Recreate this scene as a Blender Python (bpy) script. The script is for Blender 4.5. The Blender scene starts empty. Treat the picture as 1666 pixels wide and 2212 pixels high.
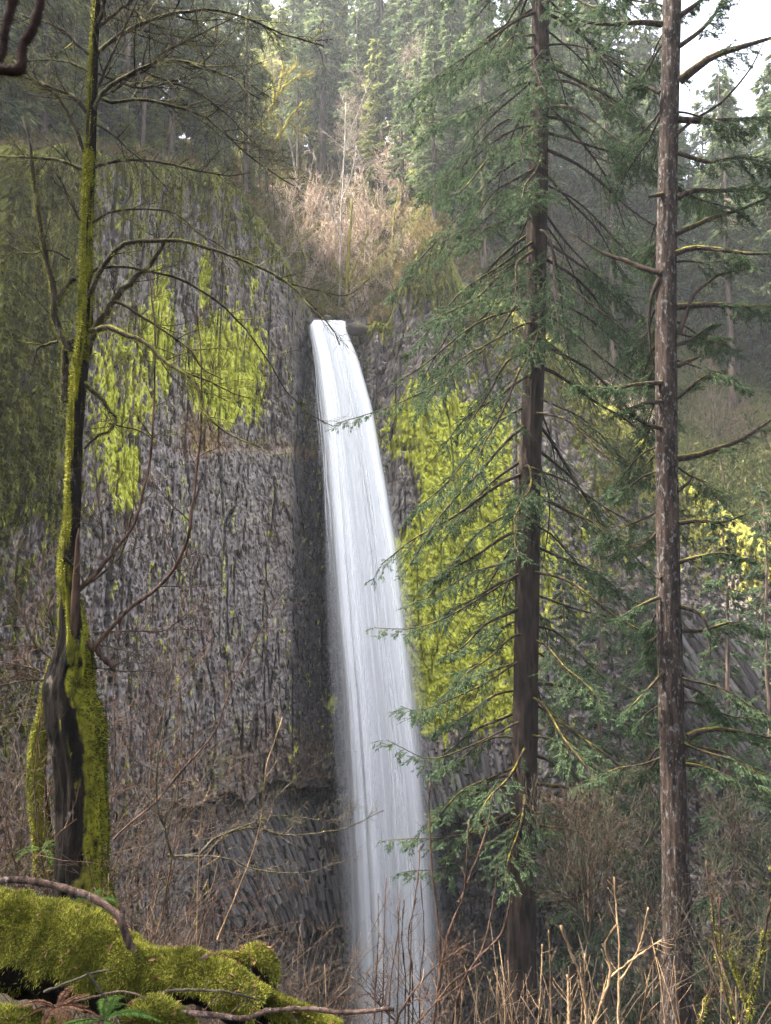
import bpy, math, random
import numpy as np
from mathutils import Vector
SC = bpy.context.scene
COL = SC.collection
R = math.radians
# ------------------------------------------------------------------ camera, sky, sun, exposure
PITCH = R(6.0)
FD = 1840.0                      # focal length in the units the photograph was measured in (1666 x 2212)
cam = bpy.data.cameras.new('camera')
cam.sensor_fit = 'VERTICAL'; cam.sensor_height = 24.0
cam.angle_y = 2 * math.atan(1106 / FD)
cam.clip_start = 0.05; cam.clip_end = 3000
cam.dof.use_dof = True; cam.dof.focus_distance = 30.0; cam.dof.aperture_fstop = cam.lens / 2.4
camo = bpy.data.objects.new('camera', cam); COL.objects.link(camo)
camo.rotation_euler = (R(90) + PITCH, 0, 0)
SC.camera = camo

SUN_AZ = R(-84)                  # clockwise from +Y (the view direction): the sun stands to the left
SUN_EL = R(53)
SKY = 0.15; SUN = 3.8; EXPOSURE = 3.0; HAZE = 0.00028
wd = bpy.data.worlds.new('World'); SC.world = wd; wd.use_nodes = True
nt = wd.node_tree
st = nt.nodes.new('ShaderNodeTexSky'); st.sky_type = 'NISHITA'; st.sun_disc = False
st.sun_elevation = SUN_EL; st.sun_rotation = SUN_AZ
st.air_density = 0.8; st.dust_density = 6.0; st.ozone_density = 0.3
bg = nt.nodes['Background']; bg.inputs[1].default_value = SKY
hs = nt.nodes.new('ShaderNodeHueSaturation'); hs.inputs['Saturation'].default_value = 0.45      # desaturated to take the blue out of the skylight
nt.links.new(st.outputs[0], hs.inputs['Color']); nt.links.new(hs.outputs[0], bg.inputs[0])
sl = bpy.data.lights.new('sun', 'SUN'); sl.energy = SUN; sl.angle = R(0.53); sl.color = (1, 0.9, 0.74)
so = bpy.data.objects.new('sun', sl); COL.objects.link(so)
sd = Vector((math.sin(SUN_AZ) * math.cos(SUN_EL), math.cos(SUN_AZ) * math.cos(SUN_EL), math.sin(SUN_EL)))
so.rotation_euler = sd.to_track_quat('Z', 'Y').to_euler()
so.location = (-60, 0, 120)
SC.view_settings.view_transform = 'Standard'; SC.view_settings.look = 'None'
SC.view_settings.exposure = EXPOSURE; SC.view_settings.gamma = 1.0
SC.view_settings.use_curve_mapping = False
cy = SC.cycles
cy.max_bounces = 6; cy.diffuse_bounces = 3; cy.glossy_bounces = 2; cy.transmission_bounces = 3
cy.transparent_max_bounces = 24; cy.volume_bounces = 0; cy.caustics_reflective = False; cy.caustics_refractive = False
cy.use_adaptive_sampling = True; cy.adaptive_threshold = 0.006
cy.sample_clamp_indirect = 4.0
cy.use_denoising = True; cy.denoising_prefilter = 'NONE'

# ------------------------------------------------------------------ helpers
CP, SP = math.cos(PITCH), math.sin(PITCH)
def P(px, py, Y):
    cx = (px - 833) / FD; c2 = (1106 - py) / FD
    y = CP - c2 * SP; z = SP + c2 * CP
    return Vector((cx / y * Y, Y, z / y * Y))
def proj(x, y, z):
    d = y * CP + z * SP; v = -y * SP + z * CP
    return 833 + FD * x / d, 1106 - FD * v / d

def hsh(i, j, k, s=0):
    h = (i.astype(np.int64) * 374761393 + j.astype(np.int64) * 668265263 + k.astype(np.int64) * 2147483647 + s * 974711) & 0xffffffff
    h = ((h ^ (h >> 13)) * 1274126177) & 0xffffffff
    h = ((h ^ (h >> 16)) * 2246822519) & 0xffffffff
    return ((h ^ (h >> 15)) & 0xffffff) / float(0xffffff)
def vn(x, y, z=None, s=0):
    x = np.asarray(x, float); y = np.asarray(y, float); z = np.zeros_like(x) if z is None else np.asarray(z, float)
    i, j, k = np.floor(x), np.floor(y), np.floor(z)
    f, g, h = x - i, y - j, z - k
    f = f * f * (3 - 2 * f); g = g * g * (3 - 2 * g); h = h * h * (3 - 2 * h)
    r = 0
    for a in (0, 1):
        for b in (0, 1):
            for c in (0, 1):
                r = r + hsh(i + a, j + b, k + c, s) * (f if a else 1 - f) * (g if b else 1 - g) * (h if c else 1 - h)
    return r
def fbm(x, y, z=None, s=0, o=4):
    r = 0; a = 0.5; t = 0
    x = np.asarray(x, float); y = np.asarray(y, float); z = np.zeros_like(x) if z is None else np.asarray(z, float)
    for q in range(o):
        r = r + a * vn(x * 2**q + 17.3 * q, y * 2**q + 5.1 * q, z * 2**q, s + q); t += a; a *= 0.5
    return r / t
def worley(x, y, s=0):
    i, j = np.floor(x), np.floor(y)
    d1 = np.full(x.shape, 9.0); d2 = np.full(x.shape, 9.0); idr = np.zeros(x.shape)
    for a in (-1, 0, 1):
        for b in (-1, 0, 1):
            ci, cj = i + a, j + b
            px = ci + 0.12 + 0.76 * hsh(ci, cj, ci * 0, s); py = cj + 0.12 + 0.76 * hsh(ci, cj, ci * 0 + 1, s)
            d = np.hypot(px - x, py - y)
            n = d < d1
            d2 = np.where(n, d1, np.minimum(d2, d)); d1 = np.where(n, d, d1)
            idr = np.where(n, hsh(ci, cj, ci * 0 + 2, s), idr)
    return d1, d2, idr
def sstep(a, b, x):
    t = np.clip((x - a) / (b - a), 0, 1); return t * t * (3 - 2 * t)

def mesh_np(name, V, Q=None, T=None, mats=(), mi=None, smooth=True, attrs=None):
    me = bpy.data.meshes.new(name)
    V = np.asarray(V, np.float32).reshape(-1, 3)
    Q = np.zeros((0, 4), np.int32) if Q is None else np.asarray(Q, np.int32).reshape(-1, 4)
    T = np.zeros((0, 3), np.int32) if T is None else np.asarray(T, np.int32).reshape(-1, 3)
    me.vertices.add(len(V)); me.vertices.foreach_set('co', V.ravel())
    L = np.concatenate([Q.ravel(), T.ravel()]).astype(np.int32)
    me.loops.add(len(L)); me.loops.foreach_set('vertex_index', L)
    n = len(Q) + len(T)
    me.polygons.add(n)
    stt = np.concatenate([np.arange(len(Q)) * 4, len(Q) * 4 + np.arange(len(T)) * 3]).astype(np.int32)
    me.polygons.foreach_set('loop_start', stt)
    me.polygons.foreach_set('loop_total', np.concatenate([np.full(len(Q), 4), np.full(len(T), 3)]).astype(np.int32))
    if mi is not None: me.polygons.foreach_set('material_index', np.asarray(mi, np.int32))
    me.polygons.foreach_set('use_smooth', np.full(n, bool(smooth)))
    for m in mats: me.materials.append(m)
    for k, a in (attrs or {}).items():
        at = me.attributes.new(k, 'FLOAT', 'POINT'); at.data.foreach_set('value', np.asarray(a, np.float32).ravel())
    me.update(calc_edges=True); me.validate()
    return me
def ob(name, me, parent=None, kind=None):
    o = bpy.data.objects.new(name, me); COL.objects.link(o)
    if parent is not None: o.parent = parent
    if kind: o['kind'] = kind
    return o
def tag(o, label=None, cat=None, group=None, kind=None):
    if label: o['label'] = label
    if cat: o['category'] = cat
    if group: o['group'] = group
    if kind: o['kind'] = kind
    return o
def thing(name, label, cat, loc=(0, 0, 0), group=None, kind=None):
    return tag_loc(tag(ob(name, None), label, cat, group, kind), loc)
def tag_loc(o, loc):
    o.location = loc; return o
def grid_quads(nu, nv):
    i = np.arange(nu - 1)[:, None]; j = np.arange(nv - 1)[None, :]
    a = i * nv + j
    return np.stack([a, a + nv, a + nv + 1, a + 1], -1).reshape(-1, 4)

class Tubes:
    """collects tapered round stems and builds them as one mesh"""
    def __init__(self): self.g = {}
    def add(self, pts, rad, sides=4, off=None):
        K = len(pts)
        if np.isscalar(rad): rad = [rad] * K
        self.g.setdefault((K, sides), ([], []))
        a = np.array([tuple(p) for p in pts], float)
        if off is not None: a = a - np.array(tuple(off))
        self.g[(K, sides)][0].append(a); self.g[(K, sides)][1].append(list(rad))
    def arrays(self):
        Vs, Qs, Ts, n0 = [], [], [], 0
        for (K, S), (ps, rs) in self.g.items():
            A = np.array(ps); r = np.array(rs, float); N = len(A)
            t = np.gradient(A, axis=1) if K > 1 else A
            t /= np.linalg.norm(t, axis=2, keepdims=True) + 1e-9
            m = A[:, -1] - A[:, 0]; m /= np.linalg.norm(m, axis=1, keepdims=True) + 1e-9
            ax = np.argmin(np.abs(m), axis=1); ref = np.eye(3)[ax][:, None, :]
            b = np.cross(t, ref); b /= np.linalg.norm(b, axis=2, keepdims=True) + 1e-9
            c = np.cross(t, b)
            an = np.arange(S) * 2 * math.pi / S
            V = A[:, :, None, :] + r[:, :, None, None] * (b[:, :, None, :] * np.cos(an)[None, None, :, None] + c[:, :, None, :] * np.sin(an)[None, None, :, None])
            base = n0 + (np.arange(N) * K * S)[:, None, None]
            kk = np.arange(K - 1)[None, :, None] * S; ss = np.arange(S)[None, None, :]; s2 = (np.arange(S) + 1) % S
            q = np.stack([base + kk + ss, base + kk + s2, base + kk + S + s2, base + kk + S + ss], -1).reshape(-1, 4)
            Vs.append(V.reshape(-1, 3)); Qs.append(q)
            tb = (n0 + np.arange(N) * K * S + (K - 1) * S)[:, None]
            for i in range(1, S - 1): Ts.append(np.concatenate([tb, tb + i, tb + i + 1], 1))
            n0 += N * K * S
        if not Vs: return np.zeros((0, 3)), np.zeros((0, 4), int), np.zeros((0, 3), int)
        return np.concatenate(Vs), np.concatenate(Qs), np.concatenate(Ts) if Ts else np.zeros((0, 3), int)
    def mesh(self, name, m): 
        V, Q, T = self.arrays(); return mesh_np(name, V, Q, T, [m])

class Sprigs:
    """collects small pointed leaf-like blades and builds them as one mesh"""
    def __init__(self): self.p, self.d, self.l, self.w = [], [], [], []
    def add(self, p, d, l, w):
        self.p.append(np.asarray(p, float).reshape(-1, 3)); self.d.append(np.asarray(d, float).reshape(-1, 3))
        n = len(self.p[-1])
        self.l.append(np.broadcast_to(np.asarray(l, float), (n,)).copy()); self.w.append(np.broadcast_to(np.asarray(w, float), (n,)).copy())
    def arrays(self, rng, flat=0.5):
        p = np.concatenate(self.p); d = np.concatenate(self.d); l = np.concatenate(self.l)[:, None]; w = np.concatenate(self.w)[:, None]
        d = d / (np.linalg.norm(d, axis=1, keepdims=True) + 1e-9)
        up = np.array([0, 0, 1.0]) + flat * rng.normal(size=d.shape)
        s = np.cross(d, up); s /= np.linalg.norm(s, axis=1, keepdims=True) + 1e-9
        nrm = np.cross(s, d)
        mid = p + d * l * 0.45 + nrm * l * 0.05
        V = np.stack([p, mid - s * w * 0.5, p + d * l, mid + s * w * 0.5], 1).reshape(-1, 3)
        n = len(p); a = np.arange(n)[:, None] * 4
        return V, np.concatenate([a, a + 1, a + 2, a + 3], 1), np.repeat(rng.random(n), 4)
    def mesh(self, name, m, rng, flat=0.5):
        V, Q, r = self.arrays(rng, flat)
        return mesh_np(name, V, Q, None, [m], smooth=False, attrs={'tint': r})

def crom(pts, K):
    """smooth curve through traced points, K samples"""
    a = np.array([tuple(p) for p in pts], float)
    if len(a) == 2: return [a[0] + (a[1] - a[0]) * t for t in np.linspace(0, 1, K)]
    e = np.concatenate([[2 * a[0] - a[1]], a, [2 * a[-1] - a[-2]]])
    L = np.concatenate([[0], np.cumsum(np.linalg.norm(np.diff(a[:, :3], axis=0), axis=1))]); L /= L[-1]
    out = []
    for t in np.linspace(0, 1, K):
        i = min(int(np.searchsorted(L, t, 'right')) - 1, len(a) - 2); i = max(i, 0)
        f = (t - L[i]) / max(L[i + 1] - L[i], 1e-9)
        p0, p1, p2, p3 = e[i], e[i + 1], e[i + 2], e[i + 3]
        out.append(0.5 * (2 * p1 + (p2 - p0) * f + (2 * p0 - 5 * p1 + 4 * p2 - p3) * f * f + (3 * p1 - p0 - 3 * p2 + p3) * f**3))
    return out
def rvec(rnd): 
    return Vector((rnd.gauss(0, 1), rnd.gauss(0, 1), rnd.gauss(0, 1))).normalized()
def perp_dir(t, ang, rnd):
    a = t.cross(rvec(rnd)); 
    if a.length < 1e-4: a = t.orthogonal()
    a.normalize(); return (t * math.cos(ang) + a * math.sin(ang)).normalized()
def wander(p, d, L, K, rnd, wig=0.25, grav=0.0):
    pts = [p.copy()]; d = d.copy(); s = L / (K - 1)
    for k in range(K - 1):
        d = (d + rvec(rnd) * wig + Vector((0, 0, grav))).normalized()
        pts.append(pts[-1] + d * s)
    return pts
def twigs(T, pts, r0, r1, rnd, n, L, depth=1, lo=0.25, ang=(35, 70), wig=0.22, grav=0.02, K=6, off=None, rmin=0.0012, sides=3):
    m = len(pts)
    for q in range(n):
        t = rnd.uniform(lo, 0.98) * (m - 1); i = min(int(t), m - 2); f = t - i
        a, b = Vector(pts[i]), Vector(pts[i + 1]); p = a.lerp(b, f); tg = (b - a).normalized()
        l = L * rnd.uniform(0.45, 1.2) * (1.1 - 0.55 * t / (m - 1))
        rr = max(rmin, min(0.6 * (r0 + (r1 - r0) * t / (m - 1)), 0.012 * l + rmin * 0.5))
        w = wander(p, perp_dir(tg, R(rnd.uniform(*ang)), rnd), l, K, rnd, wig, grav)
        T.add(w, [rr * (1 - 0.7 * k / (K - 1)) if rr * (1 - 0.7 * k / (K - 1)) > rmin * 0.6 else rmin * 0.6 for k in range(K)], sides, off)
        if depth > 1: twigs(T, w, rr, rr * 0.3, rnd, max(2, int(n * 0.5)), L * 0.5, depth - 1, 0.2, ang, wig, grav, max(4, K - 1), off, rmin, 3)
def dup(root, loc=None, rz=0.0, sc=None, label=None, group=None):
    r = root.copy(); COL.objects.link(r)
    if loc is not None: r.location = loc
    r.rotation_euler = (r.rotation_euler[0], r.rotation_euler[1], rz)
    if sc is not None: r.scale = sc
    if label: r['label'] = label
    if group: r['group'] = group
    for ch in list(root.children):
        c = ch.copy(); COL.objects.link(c); c.parent = r
        for g in list(ch.children):
            d = g.copy(); COL.objects.link(d); d.parent = c
    return r

# ------------------------------------------------------------------ materials
def newmat(name, rough=0.9):
    m = bpy.data.materials.new(name); m.use_nodes = True
    n = m.node_tree; b = n.nodes['Principled BSDF']
    b.inputs['Roughness'].default_value = rough
    b.inputs['Specular IOR Level'].default_value = 0.07
    return m, n, b
def N(n, t, **kw):
    x = n.nodes.new(t)
    for k, v in kw.items(): setattr(x, k, v)
    return x
def tex(n, scale, stretch=(1, 1, 1), detail=4, rough=0.6, kind='noise', coord='Object'):
    tc = N(n, 'ShaderNodeTexCoord'); mp = N(n, 'ShaderNodeMapping'); mp.inputs['Scale'].default_value = stretch
    n.links.new(tc.outputs[coord], mp.inputs[0])
    if kind == 'noise':
        x = N(n, 'ShaderNodeTexNoise'); x.inputs['Detail'].default_value = detail; x.inputs['Roughness'].default_value = rough
        out = x.outputs[0]
    else:
        x = N(n, 'ShaderNodeTexVoronoi'); out = x.outputs['Distance']
    x.inputs['Scale'].default_value = scale
    n.links.new(mp.outputs[0], x.inputs['Vector'])
    return out
def ramp(n, fac, stops):
    r = N(n, 'ShaderNodeValToRGB'); e = r.color_ramp.elements
    while len(e) < len(stops): e.new(0.5)
    for k, (p, c) in enumerate(stops):
        e[k].position = p; e[k].color = (*c, 1) if len(c) == 3 else c
    n.links.new(fac, r.inputs[0]); return r.outputs[0]
def mixc(n, fac, a, b, mode='MIX'):
    m = N(n, 'ShaderNodeMix', data_type='RGBA', blend_type=mode)
    for s, v in ((0, fac), (6, a), (7, b)):
        if isinstance(v, (int, float)): m.inputs[s].default_value = v
        elif isinstance(v, tuple): m.inputs[s].default_value = (*v, 1)
        else: n.links.new(v, m.inputs[s])
    return m.outputs[2]
def mth(n, op, a, b=0.0, c=None, clamp=False):
    m = N(n, 'ShaderNodeMath', operation=op); m.use_clamp = clamp
    for s, v in ((0, a), (1, b), (2, c)):
        if v is None: continue
        if isinstance(v, (int, float)): m.inputs[s].default_value = v
        else: n.links.new(v, m.inputs[s])
    return m.outputs[0]
def mapr(n, v, a, b, c=0.0, d=1.0):
    m = N(n, 'ShaderNodeMapRange'); m.clamp = True
    n.links.new(v, m.inputs[0])
    for i, x in enumerate((a, b, c, d)): m.inputs[i + 1].default_value = x
    return m.outputs[0]
def attr(n, name):
    a = N(n, 'ShaderNodeAttribute'); a.attribute_name = name; return a.outputs['Fac']
def bump(n, b, h, s=0.5, d=0.02):
    x = N(n, 'ShaderNodeBump'); x.inputs['Strength'].default_value = s; x.inputs['Distance'].default_value = d
    n.links.new(h, x.inputs['Height']); n.links.new(x.outputs[0], b.inputs['Normal'])

def rock_mat(name):
    m, n, b = newmat(name, 0.85)
    fine = tex(n, 1.6, (1, 1, 0.45), 6, 0.7); big = tex(n, 0.16, (1, 1, 0.6), 3)
    cell = attr(n, 'cell'); deep = attr(n, 'deep')
    v = mth(n, 'ADD', mth(n, 'MULTIPLY', cell, 0.55), mth(n, 'MULTIPLY', fine, 0.55))
    col = ramp(n, v, [(0.2, (0.07, 0.060, 0.058)), (0.42, (0.15, 0.128, 0.121)), (0.62, (0.235, 0.204, 0.192)), (0.85, (0.36, 0.318, 0.30))])
    col = mixc(n, mapr(n, big, 0.42, 0.66), col, (0.20, 0.155, 0.135), 'MULTIPLY') if False else mixc(n, mth(n, 'MULTIPLY', mapr(n, big, 0.45, 0.65), 0.45), col, (0.19, 0.14, 0.12))
    wet_and_shade = attr(n, 'wet_and_shade')
    col = mixc(n, mth(n, 'MULTIPLY', wet_and_shade, 0.78), col, (0.022, 0.021, 0.026))
    col = mixc(n, mth(n, 'MULTIPLY', attr(n, 'rust'), mapr(n, fine, 0.35, 0.6)), col, (0.30, 0.17, 0.07))
    mz = tex(n, 1.1, (1, 1, 0.4), 5, 0.65); mz2 = tex(n, 2.2, (1, 1, 0.4), 6, 0.75)
    mossf = mapr(n, mth(n, 'ADD', attr(n, 'moss'), mth(n, 'MULTIPLY', mth(n, 'SUBTRACT', mth(n, 'ADD', mth(n, 'MULTIPLY', mz, 0.82), mth(n, 'MULTIPLY', cell, 0.18)), 0.5), 2.8)), 0.48, 0.66)
    mcol = ramp(n, mz2, [(0.3, (0.035, 0.033, 0.009)), (0.5, (0.135, 0.135, 0.026)), (0.65, (0.22, 0.22, 0.05))])
    col = mixc(n, mossf, col, mcol)
    lic = mapr(n, mth(n, 'ADD', attr(n, 'lichen'), mth(n, 'MULTIPLY', mth(n, 'SUBTRACT', mth(n, 'ADD', mth(n, 'MULTIPLY', mth(n, 'ADD', mth(n, 'MULTIPLY', mz2, 0.5), mth(n, 'MULTIPLY', tex(n, 0.55, (1.4, 1.4, 0.22), 5, 0.7), 0.5)), 0.85), mth(n, 'MULTIPLY', cell, 0.15)), 0.49), 4.2)), 0.44, 0.56)
    lcol = ramp(n, fine, [(0.3, (0.14, 0.15, 0.018)), (0.5, (0.44, 0.45, 0.05)), (0.7, (0.70, 0.70, 0.16))])
    col = mixc(n, lic, col, lcol)
    n.links.new(col, b.inputs['Base Color'])
    n.links.new(mapr(n, wet_and_shade, 0, 1, 0.85, 0.45), b.inputs['Roughness'])
    bump(n, b, fine, 0.6, 0.25)
    return m
M_ROCK = rock_mat('rock')
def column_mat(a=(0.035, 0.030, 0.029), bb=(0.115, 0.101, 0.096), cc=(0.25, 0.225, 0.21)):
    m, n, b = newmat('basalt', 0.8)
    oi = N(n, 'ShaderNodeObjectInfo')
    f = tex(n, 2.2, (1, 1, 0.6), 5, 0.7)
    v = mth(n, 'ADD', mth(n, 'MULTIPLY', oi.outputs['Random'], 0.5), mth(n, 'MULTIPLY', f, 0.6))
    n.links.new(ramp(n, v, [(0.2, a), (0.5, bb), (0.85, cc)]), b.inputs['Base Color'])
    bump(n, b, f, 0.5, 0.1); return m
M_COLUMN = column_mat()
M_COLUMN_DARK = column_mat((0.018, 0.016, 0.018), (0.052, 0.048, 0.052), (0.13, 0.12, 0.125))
def ground_mat(name, a, bcol, c, gsc=0.35, green=(0.45, 0.62)):
    m, n, b = newmat(name, 0.95)
    f = tex(n, 3.0, (1, 1, 1), 6, 0.75); g = tex(n, gsc, (1, 1, 1), 4, 0.6); h = tex(n, 0.9, (1, 1, 1), 5, 0.7)
    col = ramp(n, f, [(0.3, a), (0.7, bcol)])
    gf = mapr(n, mth(n, 'ADD', mth(n, 'MULTIPLY', g, 0.6), mth(n, 'MULTIPLY', h, 0.4)), *green)
    gc = ramp(n, f, [(0.3, tuple(x * 0.45 for x in c)), (0.7, c)])
    n.links.new(mixc(n, gf, col, gc), b.inputs['Base Color'])
    bump(n, b, f, 0.8, 0.3); return m
M_GROUND = ground_mat('gorge_floor', (0.012, 0.010, 0.008), (0.05, 0.036, 0.029), (0.04, 0.055, 0.016), 0.12, (0.40, 0.58))
M_HILL = ground_mat('hillside', (0.035, 0.025, 0.016), (0.13, 0.092, 0.06), (0.085, 0.095, 0.028), 0.10, (0.40, 0.54))
def bark_mat(name, dark, light, lichen=None, lf=(0.6, 0.68), moss=None, ms=(0.62, 0.8), sc=6.0, top=False, blotch=3.0):
    m, n, b = newmat(name, 0.9)
    f = tex(n, sc, (1, 1, 0.22), 6, 0.7); g = tex(n, blotch, (1, 1, 0.5), 5, 0.7)
    f2_ = mth(n, 'ADD', mth(n, 'MULTIPLY', tex(n, sc * 2.7, (1, 1, 0.16), 5, 0.7), 0.5), mth(n, 'MULTIPLY', tex(n, sc * 1.5, (1, 1, 0.25), kind='voronoi'), 0.55))
    col = ramp(n, mth(n, 'ADD', mth(n, 'MULTIPLY', f, 0.6), mth(n, 'MULTIPLY', f2_, 0.4)), [(0.42, dark), (0.68, light)])
    if lichen: col = mixc(n, mapr(n, g, *lf), col, lichen)
    if moss:
        h = tex(n, sc * 0.8, (1, 1, 1), 4, 0.6)
        mc = ramp(n, f, [(0.25, tuple(x * 0.3 for x in moss)), (0.7, moss)])
        if top:
            gm = N(n, 'ShaderNodeNewGeometry'); sx = N(n, 'ShaderNodeSeparateXYZ'); n.links.new(gm.outputs['Normal'], sx.inputs[0])
            src = mth(n, 'ADD', mth(n, 'MULTIPLY', sx.outputs[2], 0.35), g)
        else: src = mth(n, 'ADD', attr(n, 'moss'), mth(n, 'MULTIPLY', mth(n, 'SUBTRACT', h, 0.5), 0.8))
        col = mixc(n, mapr(n, src, *ms), col, mc)
    n.links.new(col, b.inputs['Base Color'])
    bump(n, b, f, 1.0, 0.06); return m
M_BARK_FIR = bark_mat('fir_bark', (0.008, 0.006, 0.0055), (0.045, 0.032, 0.027), moss=(0.15, 0.14, 0.025), top=True, ms=(0.72, 0.85), sc=5.0)
M_BARK_GREY = bark_mat('grey_bark', (0.007, 0.005, 0.0045), (0.040, 0.028, 0.023), lichen=(0.075, 0.072, 0.072), lf=(0.55, 0.62), sc=6.0, blotch=13.0)
M_BRANCH_FIR = bark_mat('fir_branch', (0.010, 0.008, 0.007), (0.045, 0.032, 0.027), moss=(0.20, 0.18, 0.03), top=True, ms=(0.72, 0.9), sc=9.0)
M_BARK_MAPLE = bark_mat('maple_bark', (0.002, 0.0018, 0.0015), (0.012, 0.0085, 0.007), lichen=(0.08, 0.07, 0.06), lf=(0.62, 0.7), moss=(0.19, 0.185, 0.018), ms=(0.35, 0.6), sc=9.0, blotch=6.0)
M_MAPLE_LIMB = bark_mat('maple_limb', (0.010, 0.008, 0.007), (0.05, 0.038, 0.030), lichen=(0.13, 0.125, 0.10), lf=(0.56, 0.66), moss=(0.15, 0.15, 0.022), top=True, ms=(0.60, 0.80), sc=14.0, blotch=9.0)
M_FAR_BARK = bark_mat('far_bark', (0.035, 0.027, 0.022), (0.14, 0.105, 0.085), sc=2.5)
M_PALE_BARK = bark_mat('pale_bark', (0.16, 0.14, 0.125), (0.45, 0.41, 0.37), sc=2.5)
M_MOSS_BARK = bark_mat('mossy_bark', (0.09, 0.08, 0.014), (0.36, 0.31, 0.05), sc=2.5)
M_TWIG_PINK = bark_mat('pale_twig', (0.22, 0.165, 0.125), (0.54, 0.43, 0.35), sc=1.5)
M_TWIG_BROWN = bark_mat('brown_twig', (0.018, 0.012, 0.009), (0.12, 0.088, 0.066), sc=8.0)
M_TWIG_GOLD = bark_mat('tan_stem', (0.045, 0.028, 0.017), (0.32, 0.22, 0.13), sc=10.0)
M_TWIG_DARK = bark_mat('dark_stem', (0.022, 0.014, 0.011), (0.115, 0.07, 0.05), sc=12.0)
M_TWIG_GREY = bark_mat('grey_twig', (0.018, 0.015, 0.012), (0.085, 0.073, 0.055), sc=12.0)
def leaf_mat(name, cols, trans=0.35, rough=0.7, gs=0.6, gm=0.35):
    m, n, b = newmat(name, rough)
    t = attr(n, 'tint'); col = ramp(n, t, [(i / (len(cols) - 1), c) for i, c in enumerate(cols)])
    g = tex(n, gs, (1, 1, 0.6), 4); col = mixc(n, mapr(n, g, 0.38, 0.62, 0.0, gm), col, cols[0])
    n.links.new(col, b.inputs['Base Color'])
    tr = N(n, 'ShaderNodeBsdfTranslucent'); n.links.new(col, tr.inputs[0])
    mx = N(n, 'ShaderNodeMixShader'); mx.inputs[0].default_value = trans
    n.links.new(b.outputs[0], mx.inputs[1]); n.links.new(tr.outputs[0], mx.inputs[2])
    n.links.new(mx.outputs[0], n.nodes['Material Output'].inputs[0]); return m
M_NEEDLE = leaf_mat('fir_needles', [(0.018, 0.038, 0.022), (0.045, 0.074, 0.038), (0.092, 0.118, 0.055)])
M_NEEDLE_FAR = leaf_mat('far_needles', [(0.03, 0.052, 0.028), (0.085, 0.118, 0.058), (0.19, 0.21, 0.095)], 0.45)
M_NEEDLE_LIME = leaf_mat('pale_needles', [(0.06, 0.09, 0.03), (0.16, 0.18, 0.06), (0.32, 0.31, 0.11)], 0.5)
M_MOSS = leaf_mat('moss', [(0.045, 0.05, 0.008), (0.17, 0.175, 0.025), (0.42, 0.40, 0.09)], 0.3, 0.9, 7.0, 0.8)
M_MOSS_SHADED = leaf_mat('shaded_moss', [(0.02, 0.025, 0.006), (0.08, 0.085, 0.013), (0.20, 0.185, 0.03)], 0.3, 0.9, 7.0, 0.85)  # darker copy of the moss, with shade put into its colour
M_FERN = leaf_mat('fern_leaf', [(0.016, 0.036, 0.006), (0.036, 0.068, 0.014), (0.065, 0.10, 0.026)], 0.3, 0.85)
M_DEAD = leaf_mat('dead_leaf', [(0.03, 0.014, 0.009), (0.08, 0.04, 0.022), (0.15, 0.085, 0.05)], 0.2, 0.8)
M_BRUSH = leaf_mat('undergrowth', [(0.09, 0.055, 0.032), (0.24, 0.155, 0.085), (0.15, 0.15, 0.03), (0.08, 0.105, 0.026), (0.30, 0.23, 0.16)], 0.25, 0.9)
def water_mat(name, alpha, lo, hi):
    m, n, b = newmat(name, 0.55)
    b.inputs['Base Color'].default_value = (0.95, 0.95, 0.965, 1)
    s = tex(n, 1.0, (1.6, 1.6, 0.02), 5, 0.6, coord='UV')
    al = mapr(n, attr(n, 'streak'), 0.0, 1.0, lo, hi)
    al = mth(n, 'MULTIPLY', al, attr(n, 'fade'))
    tr = N(n, 'ShaderNodeBsdfTranslucent'); tr.inputs[0].default_value = (0.84, 0.87, 0.94, 1)
    mx = N(n, 'ShaderNodeMixShader'); mx.inputs[0].default_value = 0.1
    tp = N(n, 'ShaderNodeBsdfTransparent'); m2 = N(n, 'ShaderNodeMixShader')
    n.links.new(b.outputs[0], mx.inputs[1]); n.links.new(tr.outputs[0], mx.inputs[2])
    n.links.new(al, m2.inputs[0]); n.links.new(tp.outputs[0], m2.inputs[1]); n.links.new(mx.outputs[0], m2.inputs[2])
    n.links.new(m2.outputs[0], n.nodes['Material Output'].inputs[0]); return m

# ------------------------------------------------------------------ the gorge: plan of the rock wall, rim, hillside
UK = np.array([-700, -300, 0, 200, 400, 550, 640, 690, 735, 800, 900, 1100, 1300, 1500, 1700, 2000, 2500], float)
YK = np.array([24, 38, 50, 60, 71, 79, 84, 88.5, 89, 86.5, 84, 85, 83, 76, 66, 52, 36], float)
RIMU = np.array([-700, -300, 0, 120, 210, 370, 450, 500, 560, 610, 640, 668, 690, 740, 790, 840, 880, 930, 975, 1000, 1100, 1200, 1300, 1400, 1500, 1600, 1700, 2000, 2500], float)
RIMY = np.array([330, 330, 340, 345, 350, 365, 385, 425, 500, 575, 640, 690, 696, 700, 706, 700, 600, 530, 560, 640, 680, 740, 860, 960, 1050, 1130, 1200, 1200, 1150], float)
def smooth_interp(x, xk, yk, w):
    r = 0
    for o in (-1, -0.5, 0, 0.5, 1): r = r + np.interp(np.asarray(x, float) + o * w, xk, yk)
    return r / 5
def rimY(u): return smooth_interp(u, UK, YK, 45)
def planC(u):
    Y = rimY(u); return (np.asarray(u, float) - 833) / FD / (CP + SP * 0.15) * Y, Y
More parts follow.
